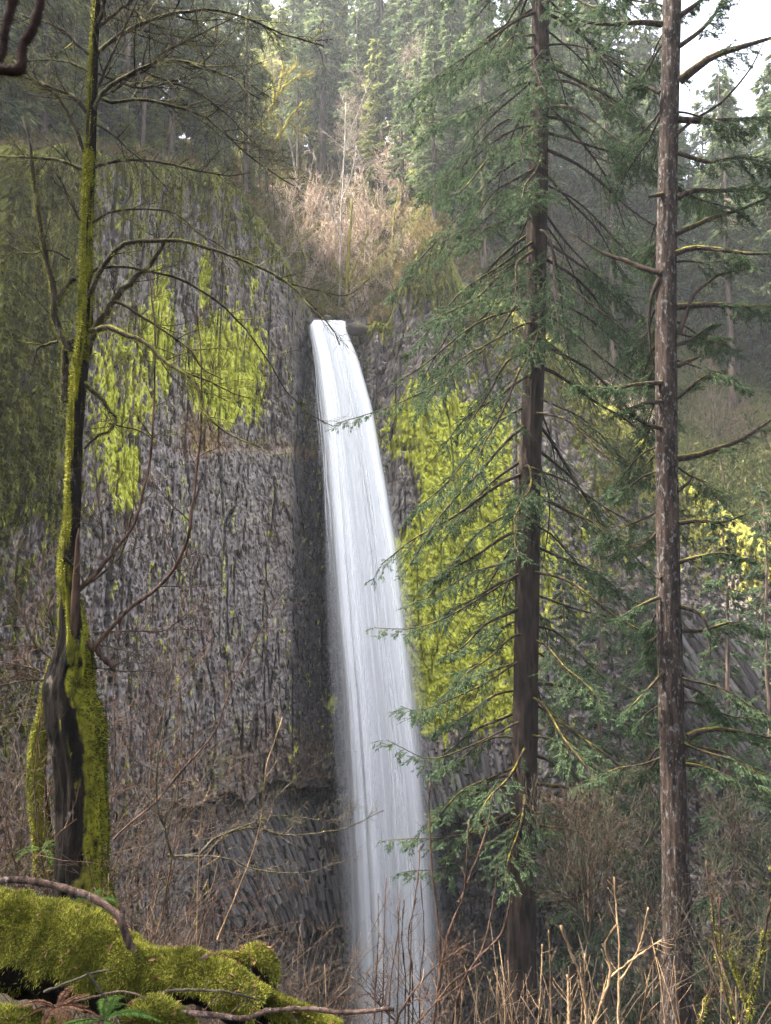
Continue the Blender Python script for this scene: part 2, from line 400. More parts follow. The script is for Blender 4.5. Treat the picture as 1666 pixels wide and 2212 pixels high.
def ztop(u):
    u = np.asarray(u, float); Y = rimY(u); c2 = (1106 - smooth_interp(u, RIMU, RIMY, 8) + (34 + 45 * (1 - sstep(380, 480, u))) * (fbm(u / 22, u * 0 + 3.3, s=13, o=4) - 0.5) * (1 - 0.85 * np.exp(-((u - 705) / 60)**2))) / FD
    return (SP + c2 * CP) / (CP - c2 * SP) * Y
def outdir(u):
    x, y = planC(u); dx, dy = x - 0.0, y - 25.0
    l = np.hypot(dx, dy); return dx / l, dy / l
def rise(u, w):
    u = np.asarray(u, float); w = np.asarray(w, float)
    A = np.interp(u, [-300, 200, 520, 700, 900, 1200, 1400, 1550, 1700, 2200], [0.6, 0.65, 0.8, 1.25, 1.2, 1.1, 0.92, 0.74, 0.62, 0.55])
    gully = np.exp(-((u - 700) / 70)**2)
    k = np.interp(u, [-300, 900, 1500, 1700], [75, 85, 74, 60])
    r = A * k * (1 - np.exp(-np.maximum(w, 0) / k))
    bump_ = 2.6 * (fbm(u / 90, w / 9, s=31) - 0.5) * sstep(1, 8, w)
    steps = 1.6 * np.sin(w / 3.4 + 3 * fbm(u / 120, w / 20, s=9)) * sstep(4, 12, w) * sstep(850, 1200, u)
    return r * (1 - 0.55 * gully * np.exp(-w / 9)) + bump_ + steps
def hill(u, w):
    x, y = planC(u); dx, dy = outdir(u)
    return x + dx * w, y + dy * w, ztop(u) + rise(u, w)
ZB = -50.0
def ellipse(u, y, cx, cy_, rx, ry): return np.exp(-(((u - cx) / rx)**2 + ((y - cy_) / ry)**2)**2 * 0.7)

us = np.concatenate([np.arange(-700, -60, 16), np.arange(-60, 1180, 2.4), np.arange(1180, 1740, 3.6), np.arange(1740, 2500, 20)])
nv = 500; back = np.array([0.25, 0.6, 1.1, 1.8, 2.8, 4.2])
U = us[:, None] * np.ones((1, nv + len(back)))
x0, y0 = planC(us); arc = np.concatenate([[0], np.cumsum(np.hypot(np.diff(x0), np.diff(y0)))])
S = arc[:, None] * np.ones_like(U)
zt = ztop(us)
tt = np.linspace(0, 1, nv)
Z = np.empty_like(U); W = np.zeros_like(U)
Z[:, :nv] = ZB + (zt[:, None] - ZB) * tt[None, :]
for i, bk in enumerate(back):
    W[:, nv + i] = bk; Z[:, nv + i] = zt + rise(us, bk) - 0.12 - 0.15 * i / 5 + 0.9 * (fbm(us / 7, us * 0 + i * .7, s=15, o=3) - 0.45) * min(1, i / 2)
X0 = x0[:, None] * np.ones_like(U); Y0 = y0[:, None] * np.ones_like(U)
du_, dv_ = outdir(us); DX = du_[:, None] * np.ones_like(U); DY = dv_[:, None] * np.ones_like(U)
PU, PY = proj(X0, Y0, Z)                         # where each point of the wall was measured
ht = zt[:, None] - Z                             # depth below the rim
jog = 0.5 * (fbm(S / 1.4, Z / 2.2, s=3, o=3) - 0.5)
d1, d2, idr = worley(S / 0.33 + 2.2 * jog, Z / 0.50 + jog * 3.2, 5)
f1, f2w, idr3 = worley(S / 0.85 + 2.0 * jog, Z / 1.5 + 2.2 * jog, 17)
mixn = sstep(0.42, 0.58, fbm(S / 5, Z / 7, s=91, o=3))
e1, e2, idr2 = worley(S / 0.27 + 2 * jog, Z / 0.46 + 2 * jog, 11)
cellh = 0.55 * idr3 * (0.4 + mixn) + 0.30 * np.clip((f2w - f1) * 3, 0, 1) + idr * (0.18 + 0.3 * (1 - mixn)) + np.clip((d2 - d1) * 1.6, 0, 1) * 0.22 + idr2 * 0.16 + np.clip((e2 - e1) * 2, 0, 1) * 0.10
big = 3.2 * (fbm(S / 14, Z / 22, s=21, o=3) - 0.5) + 2.6 * (fbm(S / 3.2, Z / 10, s=41, o=3) - 0.5) - 1.0 * np.clip(1 - np.abs(fbm(S / 2.2, Z / 14, s=43, o=3) - 0.5) / 0.022, 0, 1)
D = 1.0 + big + cellh * 1.0
# the lower face stands a little proud of the upper one; below it the wall is undercut by a grotto
ledge = 985 + 40 * (fbm(PU / 90, PU * 0, s=8, o=3) - 0.5) + 0.06 * (PU - 500)
low = sstep(-12, 12, PY - ledge) * sstep(150, 330, PU) * (1 - sstep(640, 690, PU))
D += 0.9 * low
under = 1705 + 60 * (fbm(PU / 60, PU * 0, s=18, o=3) - 0.5) - 0.10 * (PU - 600)
cut = sstep(-8, 16, PY - under) * sstep(330, 430, PU) * (1 - sstep(770, 800, PU))
D -= 3.3 * cut * (1 - 0.72 * sstep(1730, 1900, PY))
cut2 = sstep(-10, 20, PY - (1760 + 50 * (fbm(PU / 40, PU * 0, s=28) - 0.5))) * sstep(900, 960, PU) * (1 - sstep(1240, 1320, PU))
D -= 3.2 * cut2
groove = ellipse(PU, PY, 668, 1300, 34, 420)
D -= 1.2 * groove + 1.6 * ellipse(PU, PY, 655, 850, 14, 170) - 0.0
D -= 3.0 * ellipse(PU, PY, 715, 760, 75, 120)      # notch the stream has cut at the lip
D -= 1.3 * ellipse(PU, PY, 815, 960, 45, 230)
kn = ellipse(PU, PY, 935, 590, 55, 90); D += 1.6 * kn
lmoss = (1 - sstep(90, 230, PU)) * (0.45 + 0.55 * (1 - sstep(950, 1250, PY)))
D += 0.9 * lmoss * fbm(S / 1.3, Z / 3.0, s=51, o=3)
D *= 1 - sstep(0, 3.5, W)
D *= sstep(0, 1.2, ht + 0.35 + W * 0.0) * 0.6 + 0.4
mossA = 0.78 * lmoss + 0.75 * np.exp(-np.maximum(ht, 0) / 2.6) * (1 - 0.7 * ellipse(PU, PY, 720, 690, 70, 60)) + 0.9 * kn + 0.35 * sstep(850, 1000, PU) * (1 - sstep(800, 1000, PY))
mossA += 0.30 * (1 - sstep(520, 640, PU)) * (1 - sstep(560, 800, PY)) + 0.2 * sstep(1480, 1600, PU) * (1 - sstep(1250, 1400, PY))
mossA += 0.45 * sstep(1150, 1300, PU) * (1 - sstep(1150, 1350, PY)) + 0.10
mossA -= 0.25 * low
mossA *= 1 - 0.75 * sstep(0.4, 2.0, W)
mossA *= 1 - 0.25 * sstep(1400, 1500, PU) * sstep(980, 1080, PY)
lich = np.zeros_like(U)
for (cx, c2, rx, ry, wt) in [(485, 800, 92, 120, 0.82), (300, 800, 75, 150, 0.5), (225, 880, 55, 200, 0.6), (345, 730, 32, 130, 0.95), (440, 620, 14, 70, 0.6), (265, 1030, 26, 70, 0.8), (545, 640, 12, 50, 0.5),
                             (930, 930, 110, 90, 0.72), (1010, 1000, 110, 130, 0.95), (985, 1190, 135, 170, 1.1), (1000, 1370, 135, 170, 1.1), (945, 1490, 80, 90, 1.0), (1130, 1250, 80, 190, 0.6), (1250, 1280, 60, 140, 0.25), (1050, 1500, 80, 70, 0.75), (720, 1515, 14, 22, 0.7)]:
    lich = np.maximum(lich, wt * ellipse(PU, PY, cx, c2, rx, ry))
lich -= 0.9 * ellipse(PU, PY, 868, 1085, 32, 60)
wet_and_shade = np.clip(groove * 1.1 + 0.8 * ellipse(PU, PY, 690, 1450, 60, 450) + 0.55 * ellipse(PU, PY, 640, 830, 40, 200) + 0.85 * cut2 + 0.35 * cut + 0.4 * ellipse(PU, PY, 560, 1640, 130, 70) + 0.45 * ellipse(PU, PY, 1330, 1330, 90, 120) + 0.9 * ellipse(PU, PY, 1560, 1560, 260, 300), 0, 1)  # damp rock near the fall, plus darker undercuts and right face
wet_and_shade = np.maximum(wet_and_shade, 0.75 * ellipse(PU, PY, 1620, 1180, 220, 200))  # dims the sunlit pale rock by colour; no water runs here
wet_and_shade *= 1 - 0.8 * np.clip(lich, 0, 1)
wet_and_shade = np.maximum(wet_and_shade, 0.8 * sstep(0.1, 0.7, W))  # rows behind the rim coloured darker to hold down the sun on them
rust = ellipse(PU, PY, 440, 930, 48, 55) * 0.9 + 0.5 * np.exp(-((PY - ledge + 8) / 16)**2) * sstep(330, 420, PU) * (1 - sstep(690, 720, PU)) + 0.35 * ellipse(PU, PY, 590, 1640, 130, 80)
cellv = np.clip(idr * 0.6 + idr2 * 0.4 + 0.25 * np.clip((d2 - d1) * 2, 0, 1) - 0.1 + 0.12 * low, 0, 1)
V = np.stack([X0 + DX * (W - D), Y0 + DY * (W - D), Z], -1)
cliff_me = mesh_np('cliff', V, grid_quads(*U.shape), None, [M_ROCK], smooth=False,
                   attrs={'cell': cellv, 'deep': D, 'moss': np.clip(mossA, 0, 1), 'lichen': np.clip(lich, 0, 1.2), 'wet_and_shade': wet_and_shade, 'rust': rust})
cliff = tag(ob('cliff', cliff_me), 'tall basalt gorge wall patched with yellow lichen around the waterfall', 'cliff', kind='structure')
def wall_point(px, py, sink=0.0):
    i = int(np.argmin(np.abs(us - px))); j = int(np.argmin(np.abs(PY[i, :nv] - py)))
    p = V[i, j]; return Vector((p[0] + DX[i, j] * sink, p[1] + DY[i, j] * sink, p[2])), Vector((DX[i, j], DY[i, j], 0))

# basalt columns standing in fans in the undercut parts of the wall
def prism(rng, top_tilt):
    an = np.sort(np.arange(6) * math.pi / 3 + rng.uniform(-.22, .22, 6)); r = 0.5 * rng.uniform(0.85, 1.1, 6)
    b = np.stack([r * np.cos(an), r * np.sin(an), np.full(6, -0.5)], 1); t = b.copy(); t[:, 2] = 0.5 + top_tilt * b[:, 0] * 0.1
    q = [(i, (i + 1) % 6, 6 + (i + 1) % 6, 6 + i) for i in range(6)]
    tr = [(6, 6 + i, 7 + i) for i in range(1, 5)] + [(0, i + 1, i) for i in range(1, 5)]
    return mesh_np('basalt_column', np.concatenate([b, t]), q, tr, [M_COLUMN], smooth=False)
rngc = np.random.default_rng(7); prisms = [prism(rngc, rngc.uniform(-1, 1)) for _ in range(7)]
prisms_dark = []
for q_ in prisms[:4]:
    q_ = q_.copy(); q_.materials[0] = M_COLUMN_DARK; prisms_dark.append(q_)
rc = random.Random(12)
cols = []
for row in range(9):                              # fan beneath the grotto, left of the water
    for k in range(30):
        px = 470 + k * 10.2 + rc.uniform(-3, 3) + row * 3; py = 1752 + row * 27 + rc.uniform(-5, 5) + 0.05 * (px - 500)
        tilt = R(np.interp(px + (py - 1750) * 0.3, [460, 560, 650, 760], [6, 30, 24, 10]) + rc.uniform(-3, 3))
        if px < 770: cols.append((px, py, tilt, rc.uniform(0.36, 0.5), rc.uniform(0.9, 2.4)))
for row in range(3):                              # short columns right of the water
    for k in range(16): cols.append((925 + k * 13 + rc.uniform(-3, 3), 1640 + row * 40 + rc.uniform(-5, 5), R(12 + rc.uniform(-4, 4)), rc.uniform(0.4, 0.55), rc.uniform(1.4, 2.6)))
for row in range(7):                              # dark leaning columns on the far right
    for k in range(17): cols.append((1440 + k * 16 + rc.uniform(-4, 4), 1370 + row * 44 + rc.uniform(-9, 9), R(33 + rc.uniform(-4, 4)), rc.uniform(0.42, 0.6), rc.uniform(1.8, 3.6)))
def column_matrix(c):
    p, dr = wall_point(c[0], c[1], -0.42); return p, dr
rest_V, rest_Q, rest_T, nb = [], [], [], 0
cols.sort(key=lambda c: -c[3] * c[4])
for i, (px, py, tilt, wd_, ln) in enumerate(cols):
    p, dr = column_matrix((px, py))
    rgt = Vector((dr.y, -dr.x, 0)); axis = (Vector((0, 0, 1)) * math.cos(tilt) - rgt * math.sin(tilt) + dr * 0.06).normalized()
    if i < 300:
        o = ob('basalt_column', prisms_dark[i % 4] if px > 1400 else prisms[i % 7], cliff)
        q = axis.to_track_quat('Z', 'X'); o.rotation_mode = 'QUATERNION'; o.rotation_quaternion = q
        o.location = p; o.scale = (wd_, wd_, ln)
    else:
        q = axis.to_track_quat('Z', 'X'); me = prisms[i % 7]
        vv = [p + q @ Vector((v.co.x * wd_, v.co.y * wd_, v.co.z * ln)) for v in me.vertices]
        rest_V += [tuple(v) for v in vv]
        for pl in me.polygons:
            (rest_Q if len(pl.vertices) == 4 else rest_T).append([nb + a for a in pl.vertices])
        nb += len(vv)
if nb: ob('small_columns', mesh_np('small_columns', rest_V, rest_Q, rest_T, [M_COLUMN], smooth=False), cliff, 'stuff')
# dark angular blocks in the recess on the right of the water
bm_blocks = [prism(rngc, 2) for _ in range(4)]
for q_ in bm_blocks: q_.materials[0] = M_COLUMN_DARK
for k in range(150):
    px = rc.uniform(935, 1240); py = rc.uniform(1775, 1990)
    p, dr = wall_point(px, py, -0.05); o = ob('fallen_block', bm_blocks[k % 4], cliff)
    o.location = p; o.rotation_euler = (rc.uniform(-.5, .5) + 0.5, rc.uniform(-.5, .5), rc.uniform(0, 6)); s = rc.uniform(0.45, 0.95); o.scale = (s, s * rc.uniform(.7, 1), s * rc.uniform(.7, 1.3))

# hanging moss on the wall and its rim
rgm = np.random.default_rng(404)
n = 420000; i = rgm.integers(0, U.shape[0] - 1, n); j = rgm.integers(60, U.shape[1] - 1, n); a, b = rgm.random((2, n, 1))
p = (V[i, j] * (1 - a) + V[i + 1, j] * a) * (1 - b) + (V[i, j + 1] * (1 - a) + V[i + 1, j + 1] * a) * b
dens = np.clip(mossA, 0, 1)[i, j] + 1.6 * (fbm(S[i, j] / 1.0, Z[i, j] / 2.4, s=71, o=4) - 0.5)
keep = (dens > 0.58) & (rgm.random(n) < 0.42)
dd = -np.stack([DX, DY], -1)[i, j]; dd = np.concatenate([dd, np.full((n, 1), -0.9)], 1) + 0.5 * rgm.normal(size=(n, 3))
Sg = Sprigs(); Sg.add(p[keep], dd[keep], 0.42 * rgm.uniform(.5, 1.5, keep.sum()), 0.13 * rgm.uniform(.6, 1.4, keep.sum()))
M_WALL_MOSS = leaf_mat('wall_moss', [(0.040, 0.042, 0.012), (0.14, 0.14, 0.026), (0.23, 0.225, 0.05)], 0.25, 0.9, 0.8, 0.6)
ob('moss', Sg.mesh('moss', M_WALL_MOSS, rgm, 0.8), cliff, 'stuff')

# hillside above the rim
hu = np.concatenate([np.arange(-700, -100, 40), np.arange(-100, 1800, 9), np.arange(1800, 2501, 40)])
hw = np.concatenate([np.arange(1.6, 40, 0.8), np.arange(40, 120, 3), np.array([130, 150, 180, 220, 270, 330])])
HU, HW = np.meshgrid(hu, hw, indexing='ij')
hx, hy, hz = hill(HU, HW)
hz = hz - 0.02 + 0.5 * (fbm(hx / 1.8, hy / 1.8, s=77, o=3) - 0.5) * sstep(2, 5, HW)
tag(ob('hillside', mesh_np('hillside', np.stack([hx, hy, hz], -1), grid_quads(*HU.shape), None, [M_HILL])), 'steep brown and mossy forest slope rising behind the rim of the wall', 'hillside', kind='structure')

# gorge floor: one sheet through control points (thin plate)
CPT = np.array([(0, 0, -1.75), (-3, 0, -1.65), (3, 0, -1.9), (0, -15, -1), (0, -60, 6), (-40, -40, 6), (40, -40, 4), (-2.2, 4.5, -2.35), (0, 3, -2.35), (2, 3, -2.7), (2, 6, -4.3), (0.3, 6, -3.7), (-6.0, 8.5, -2.75), (-2.5, 9, -4.3),
                (-12, 8, -1.2), (-25, 12, 4), (-14, 20, -6), (-22, 32, -12), (0, 15, -9.4), (6.9, 20, -10.9), (4, 25, -12.8), (11, 20, -11), (20, 25, -9.4), (16, 10, -7), (8, 10, -6.6), (4, 8, -5.6), (35, 20, -4), (-15, 40, -22), (0, 45, -30), (20, 45, -24), (35, 45, -16), (0, 65, -44),
                (0, 84, -47), (-20, 62, -42), (-38, 48, -25), (28, 60, -25), (38, 60, -15), (50, 50, -8), (25, 76, -30), (12, 78, -42), (38, 70, -16), (70, 40, 0), (-60, 30, 0), (-110, 0, 12), (110, 0, 8), (0, -140, 8), (0, 110, -40), (70, 100, -20), (-70, 90, -20)], float)
def tps(pts):
    n = len(pts); d = np.hypot(pts[:, None, 0] - pts[None, :, 0], pts[:, None, 1] - pts[None, :, 1])
    K = d # biharmonic in the plane keeps slopes tame
    A = np.zeros((n + 3, n + 3)); A[:n, :n] = K + np.eye(n) * 0.05; A[:n, n] = 1; A[:n, n + 1:] = pts[:, :2]; A[n, :n] = 1; A[n + 1:, :n] = pts[:, :2].T
    return np.linalg.solve(A, np.concatenate([pts[:, 2], [0, 0, 0]]))
TW = tps(CPT)
def gz(x, y, detail=True):
    x = np.asarray(x, float); y = np.asarray(y, float); n = len(CPT)
    z = TW[n] + TW[n + 1] * x + TW[n + 2] * y
    for i in range(n): z = z + TW[i] * np.hypot(x - CPT[i, 0], y - CPT[i, 1])
    if detail:
        dist = np.hypot(x, y)
        z = z + (fbm(x / 1.6, y / 1.6, s=61, o=4) - 0.5) * np.clip(dist / 40, 0.12, 0.9) + 2.0 * (fbm(x / 9, y / 9, s=62, o=3) - 0.5) * sstep(12, 40, dist)
    return z
gx = np.concatenate([np.arange(-130, -45, 5), np.arange(-45, -8, 0.6), np.arange(-8, 8, 0.25), np.arange(8, 60, 0.6), np.arange(60, 131, 5)])
gy = np.concatenate([np.arange(-150, -6, 6), np.arange(-6, 14, 0.25), np.arange(14, 95, 0.5), np.arange(95, 116, 5)])
GX, GY = np.meshgrid(gx, gy, indexing='ij')
GZ = gz(GX, GY)
# keep the floor in front of the wall: behind it the sheet dives
uu = 833 + GX / np.maximum(GY, 1) * FD * CP
GZ = np.where((GY > 20) & (GY > rimY(np.clip(uu, -700, 2500)) + 1.0), np.minimum(GZ, -46), GZ)
tag(ob('ground', mesh_np('ground', np.stack([GX, GY, GZ], -1), grid_quads(*GX.shape), None, [M_GROUND])), 'dark leaf littered gorge floor falling away from the viewpoint', 'ground', kind='structure')

# ------------------------------------------------------------------ the waterfall
LE = [(690, 666), (720, 670), (800, 682), (900, 692), (1000, 699), (1150, 709), (1300, 719), (1500, 736), (1700, 748), (1900, 758), (2212, 770), (2500, 778)]
RE = [(700, 741), (720, 747), (770, 768), (880, 799), (1050, 829), (1200, 855), (1430, 881), (1600, 901), (1850, 927), (2050, 942), (2212, 952), (2500, 964)]
def fall_shell(scale, seed, alpha, lo, hi, flute):
    rng = np.random.default_rng(seed)
    nr, na = 260, 160
    py = np.linspace(692, 2480, nr); l = np.interp(py, *zip(*LE)); r = np.interp(py, *zip(*RE))
    for _ in range(6):
        l[1:-1] = (l[:-2] + l[1:-1] * 2 + l[2:]) / 4; r[1:-1] = (r[:-2] + r[1:-1] * 2 + r[2:]) / 4
    s = (py - 692) / 1788.0
    Yc = 86.6 - 6.0 * np.sqrt(np.clip(s, 0, 1))
    over = np.exp(-((py - 692) / 9)**1.0)              # the stream bends over a tilted, rounded lip
    Yc = Yc + 0.9 * over * (py < 760)
    L = np.array([tuple(P(a, b, y)) for a, b, y in zip(l, py - 6 * np.exp(-(py - 692) / 40), Yc)]); Rr = np.array([tuple(P(a, b, y)) for a, b, y in zip(r, py + 13 * np.exp(-(py - 692) / 40), Yc)])
    c = (L + Rr) / 2; hw_ = np.linalg.norm(Rr - L, axis=1) / 2
    grow = 1 + (scale - 1) * sstep(0.0, 0.5, s)
    hw_ = hw_ * grow
    th = np.linspace(0, 2 * math.pi, na, endpoint=False)
    ct, sn = np.cos(th), np.sin(th)
    TH = th[None, :] * np.ones((nr, 1)); SS = s[:, None] * np.ones((1, na))
    # folds run with the water: they fan out from the lip and drift slowly
    a = (ct[None, :] * 0.5 + 0.5); sgn = np.sign(sn)[None, :]
    fl = fbm(a * 6.5 + sgn * 20 + seed, SS * 1.1, s=seed, o=2) - 0.5
    fine = fbm(a * 34 + sgn * 60 + seed, SS * 2.0, s=seed + 5, o=3) - 0.5
    rad = 1 + flute * (0.9 * fl + 0.12 * fine)
    dep = (0.28 + 0.26 * sstep(0, 0.5, s))[:, None]
    X = c[:, 0:1] + hw_[:, None] * ct[None, :] * (1 + 0.25 * (rad - 1))
    Y = c[:, 1:2] + hw_[:, None] * dep * sn[None, :] * rad
    Zz = np.repeat(c[:, 2:3], na, 1) - 0.25 * (1 - sn[None, :]) * 0 
    st_ = np.clip(0.5 + 1.7 * (1.15 * fl + 0.32 * fine), 0, 1)
    edge = np.clip((1 - np.abs(ct)) / 0.16, 0, 1)[None, :] * np.ones_like(st_)
    fade = (0.25 + 0.75 * edge) * (1 - 0.0 * SS)
    V_ = np.stack([X, Y, Zz], -1).reshape(-1, 3)
    i = np.arange(nr - 1)[:, None]; j = np.arange(na)[None, :]; j2 = (np.arange(na) + 1)[None, :] % na
    q = np.stack([i * na + j, i * na + j2, (i + 1) * na + j2, (i + 1) * na + j], -1).reshape(-1, 4)
    return mesh_np('water_sheet', V_, q, None, [water_mat('water', alpha, lo, hi)], attrs={'streak': st_, 'fade': fade})
wf = thing('waterfall', 'tall silky white plunge waterfall dropping in one sheet down the dark wall', 'waterfall', kind='structure')
ob('water_core', fall_shell(0.90, 3, 1, 0.62, 1.0, 1.25), wf)
ob('water_sheet', fall_shell(1.0, 14, 1, 0.18, 0.9, 1.1), wf)
ob('water_sheet', fall_shell(1.07, 25, 1, 0.08, 0.60, 0.9), wf)
ob('spray_veil', fall_shell(1.15, 36, 1, 0.02, 0.30, 0.9), wf)
ob('spray_veil', fall_shell(1.36, 47, 1, 0.0, 0.20, 0.9), wf)
# thin separate strands that fray from the sheet
rw = random.Random(3); m_strand = water_mat('water_strand', 1, 0.10, 0.38)
def strand(a, s0, s1, r, dy):
    pys = np.linspace(692 + s0 * 1500, 692 + s1 * 1500, 44); fr = np.linspace(0, 1, 44)
    pts = []
    for q, y in enumerate(pys):
        l_ = np.interp(y, *zip(*LE)); r_ = np.interp(y, *zip(*RE)); s_ = (y - 692) / 1788
        pts.append(P(l_ + (r_ - l_) * a + 1.5 * math.sin(q * .35 + a * 40), y, 86.6 - 6 * math.sqrt(s_) - dy * (0.25 + s_) ))
    Ts = Tubes(); Ts.add(pts, [r * (0.4 + 1.2 * f) * (0.9 + 0.25 * math.sin(f * 37 + a * 9)) for f in fr], 6); V_, Q_, T_ = Ts.arrays()
    fd = np.repeat(np.clip(np.minimum(fr * 8, (1 - fr) * 3), 0, 1), 6)
    return ob('water_strand', mesh_np('water_strand', V_, Q_, T_, [m_strand], attrs={'streak': np.full(len(V_), rw.random()), 'fade': fd}), wf)
for k in range(9): strand(rw.uniform(-0.06, 0.12), rw.uniform(0, .08), rw.uniform(.14, .42), rw.uniform(.03, .07), rw.uniform(-1, 3))
for k in range(22): strand(rw.uniform(0.1, 1.02), rw.uniform(0, .15), rw.uniform(.4, 1.1), rw.uniform(.05, .16), rw.uniform(2.6, 4.2))
# boulders on the lip
def boulder(px, py, Y, r, seed, label):
    th, ph = np.meshgrid(np.linspace(0, math.pi, 14), np.linspace(0, 2 * math.pi, 20, endpoint=False), indexing='ij')
    d = np.stack([np.sin(th) * np.cos(ph), np.sin(th) * np.sin(ph), np.cos(th)], -1)
    rr_ = r * (1 + 0.7 * (fbm(d[..., 0] * 1.6 + seed, d[..., 1] * 1.6, d[..., 2] * 1.6, seed, 4) - 0.5)); v = d * rr_[..., None] * np.array([1.2, 1, .75])
    i = np.arange(13)[:, None]; j = np.arange(20)[None]; j2 = (np.arange(20) + 1)[None] % 20
    me = mesh_np('boulder', v.reshape(-1, 3), np.stack([i * 20 + j, (i + 1) * 20 + j, (i + 1) * 20 + j2, i * 20 + j2], -1).reshape(-1, 4), None, [M_ROCK], attrs={'cell': np.full(280, .35), 'wet_and_shade': np.full(280, .7), 'moss': np.clip(d[..., 2] * .8, 0, 1).ravel()})
    o = tag(ob('boulder', me), label, 'boulder'); o.location = P(px, py, Y)
boulder(659, 694, 86.6, .75, 1, 'damp dark boulder at the left end of the lip'); boulder(756, 712, 86.2, .5, 2, 'damp mossy boulder at the right end of the lip'); boulder(706, 688, 88.2, .45, 3, 'small dark boulder in the stream at middle of the lip'); boulder(772, 712, 85.8, .9, 4, 'larger mossy boulder just right of the lip')

# ------------------------------------------------------------------ trees of the background
def conifer_proto(name, seed, H, Rm, bare, nb, per, sl, sw, bark, needle, droop=0.35, rtrunk=0.35, sides=7):
    rng = np.random.default_rng(seed); rnd = random.Random(seed)
    root = ob(name, None)
    T = Tubes(); K = 12
    T.add([(0.25 * math.sin(k * .9 + seed) * k / K, 0.2 * math.cos(k * 1.3) * k / K, H * k / (K - 1)) for k in range(K)], [rtrunk * (1 - 0.93 * k / (K - 1)) * (1.25 if k == 0 else 1) for k in range(K)], sides)
    ob('trunk', T.mesh('trunk', bark), root)
    B = Tubes(); Sg = Sprigs()
    for q in range(nb):
        t = bare + (1 - bare) * (q + rnd.random()) / nb
        L = Rm * (1 - ((t - bare) / (1 - bare))**1.3) * rnd.uniform(0.45, 1.15) * (0.6 + 0.4 * min(1, (t - bare) * 6)) + 0.35
        az = rnd.uniform(0, 2 * math.pi); d = np.array([math.cos(az), math.sin(az), 0]); side = np.array([-d[1], d[0], 0])
        k1 = droop * rnd.uniform(0.4, 1.3) - 0.35 * max(0, t - 0.6) * 2; k2 = droop * rnd.uniform(0.3, 1.1)
        ss = np.linspace(0, 1, 6)
        ax = d[None] * (L * ss)[:, None] + side[None] * (rnd.uniform(-.12, .12) * L * ss**2)[:, None]; zz = H * t - L * (k1 * ss + k2 * ss**2 - 0.5 * k2 * ss**3)
        pts = ax.copy(); pts[:, 2] = zz
        B.add(pts, [max(0.012, 0.022 * L * (1 - 0.85 * s)) for s in ss], 3)
        n = int(per * (0.4 + L / Rm))
        s = rng.uniform(0.22, 1.0, n)**0.8
        base = np.stack([np.interp(s, ss, pts[:, c]) for c in range(3)], 1)
        lat = rng.uniform(-1, 1, n) * (0.34 * L * (1.05 - s) + 0.15)
        base = base + side[None] * lat[:, None] + d[None] * (0.25 * np.abs(lat))[:, None]
        base[:, 2] -= 0.22 * np.abs(lat) + rng.uniform(0, 0.25, n) * 0.5
        dd = d[None] * rng.uniform(0.2, 1, n)[:, None] + side[None] * (np.sign(lat) * rng.uniform(0.2, 1.2, n))[:, None]; dd[:, 2] -= rng.uniform(0.05, 0.9, n)
        Sg.add(base, dd, sl * rng.uniform(0.5, 1.3, n), sw * rng.uniform(0.6, 1.3, n))
    Sg.add(np.array([[0, 0, H - 0.7]] * 6), rng.normal(size=(6, 3)) * 0.4 + np.array([0, 0, 1.0]), 0.7, 0.12)
    Vb, Qb, Tb = B.arrays(); Vs, Qs, tint = Sg.arrays(rng, 0.55)
    me = mesh_np('crown', np.concatenate([Vs, Vb]), np.concatenate([Qs, Qb + len(Vs)]), Tb + len(Vs), [needle, bark],
                 np.concatenate([np.zeros(len(Qs)), np.ones(len(Qb) + len(Tb))]), False, {'tint': np.concatenate([tint, np.zeros(len(Vb))])})
    ob('crown', me, root)
    return root
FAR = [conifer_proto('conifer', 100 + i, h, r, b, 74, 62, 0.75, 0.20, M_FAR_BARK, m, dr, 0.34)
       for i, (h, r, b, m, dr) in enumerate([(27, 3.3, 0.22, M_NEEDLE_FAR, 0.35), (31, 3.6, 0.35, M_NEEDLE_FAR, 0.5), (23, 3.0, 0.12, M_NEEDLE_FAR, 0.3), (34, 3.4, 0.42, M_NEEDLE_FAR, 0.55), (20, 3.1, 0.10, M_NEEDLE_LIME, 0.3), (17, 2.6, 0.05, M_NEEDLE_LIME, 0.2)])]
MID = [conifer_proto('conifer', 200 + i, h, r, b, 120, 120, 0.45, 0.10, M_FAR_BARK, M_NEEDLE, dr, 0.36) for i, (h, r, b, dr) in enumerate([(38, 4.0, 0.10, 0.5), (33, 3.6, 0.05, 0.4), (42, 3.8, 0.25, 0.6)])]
LITP = [tuple(float(q) for q in hill(u, w)) for u in (640, 700, 760, 830, 880) for w in (3, 9, 16)] + [tuple(float(q) for q in hill(600, 10)), tuple(float(q) for q in hill(720, 26))]
LITP = [(a, b, c + 3) for a, b, c in LITP]
def shades(x, y, z, h, rad=3.4):
    s = Vector((sd.x, sd.y)).normalized(); te = math.tan(SUN_EL); n = 0
    for a, b, c in LITP:
        t = (x - a) * s.x + (y - b) * s.y
        if t > -1 and abs((x - a) * s.y - (y - b) * s.x) < rad and c + t * te < z + h: n += 1
    return n
used = set()
def plant(proto, loc, rz, s, label, cat='conifer', group=None):
    if proto.name in used: o = dup(proto, loc, rz, (s, s, s))
    else:
        used.add(proto.name); o = proto; o.location = loc; o.rotation_euler = (0, 0, rz); o.scale = (s, s, s)
    return tag(o, label, cat, group)
rt = random.Random(5)
def put(u, w, k, s, label, group, protos=FAR):
    x, y, z = hill(u, w); plant(protos[k], (float(x), float(y), float(z) - 0.5), rt.uniform(0, 6.28), s, label, 'conifer', group)
n_tr = 0
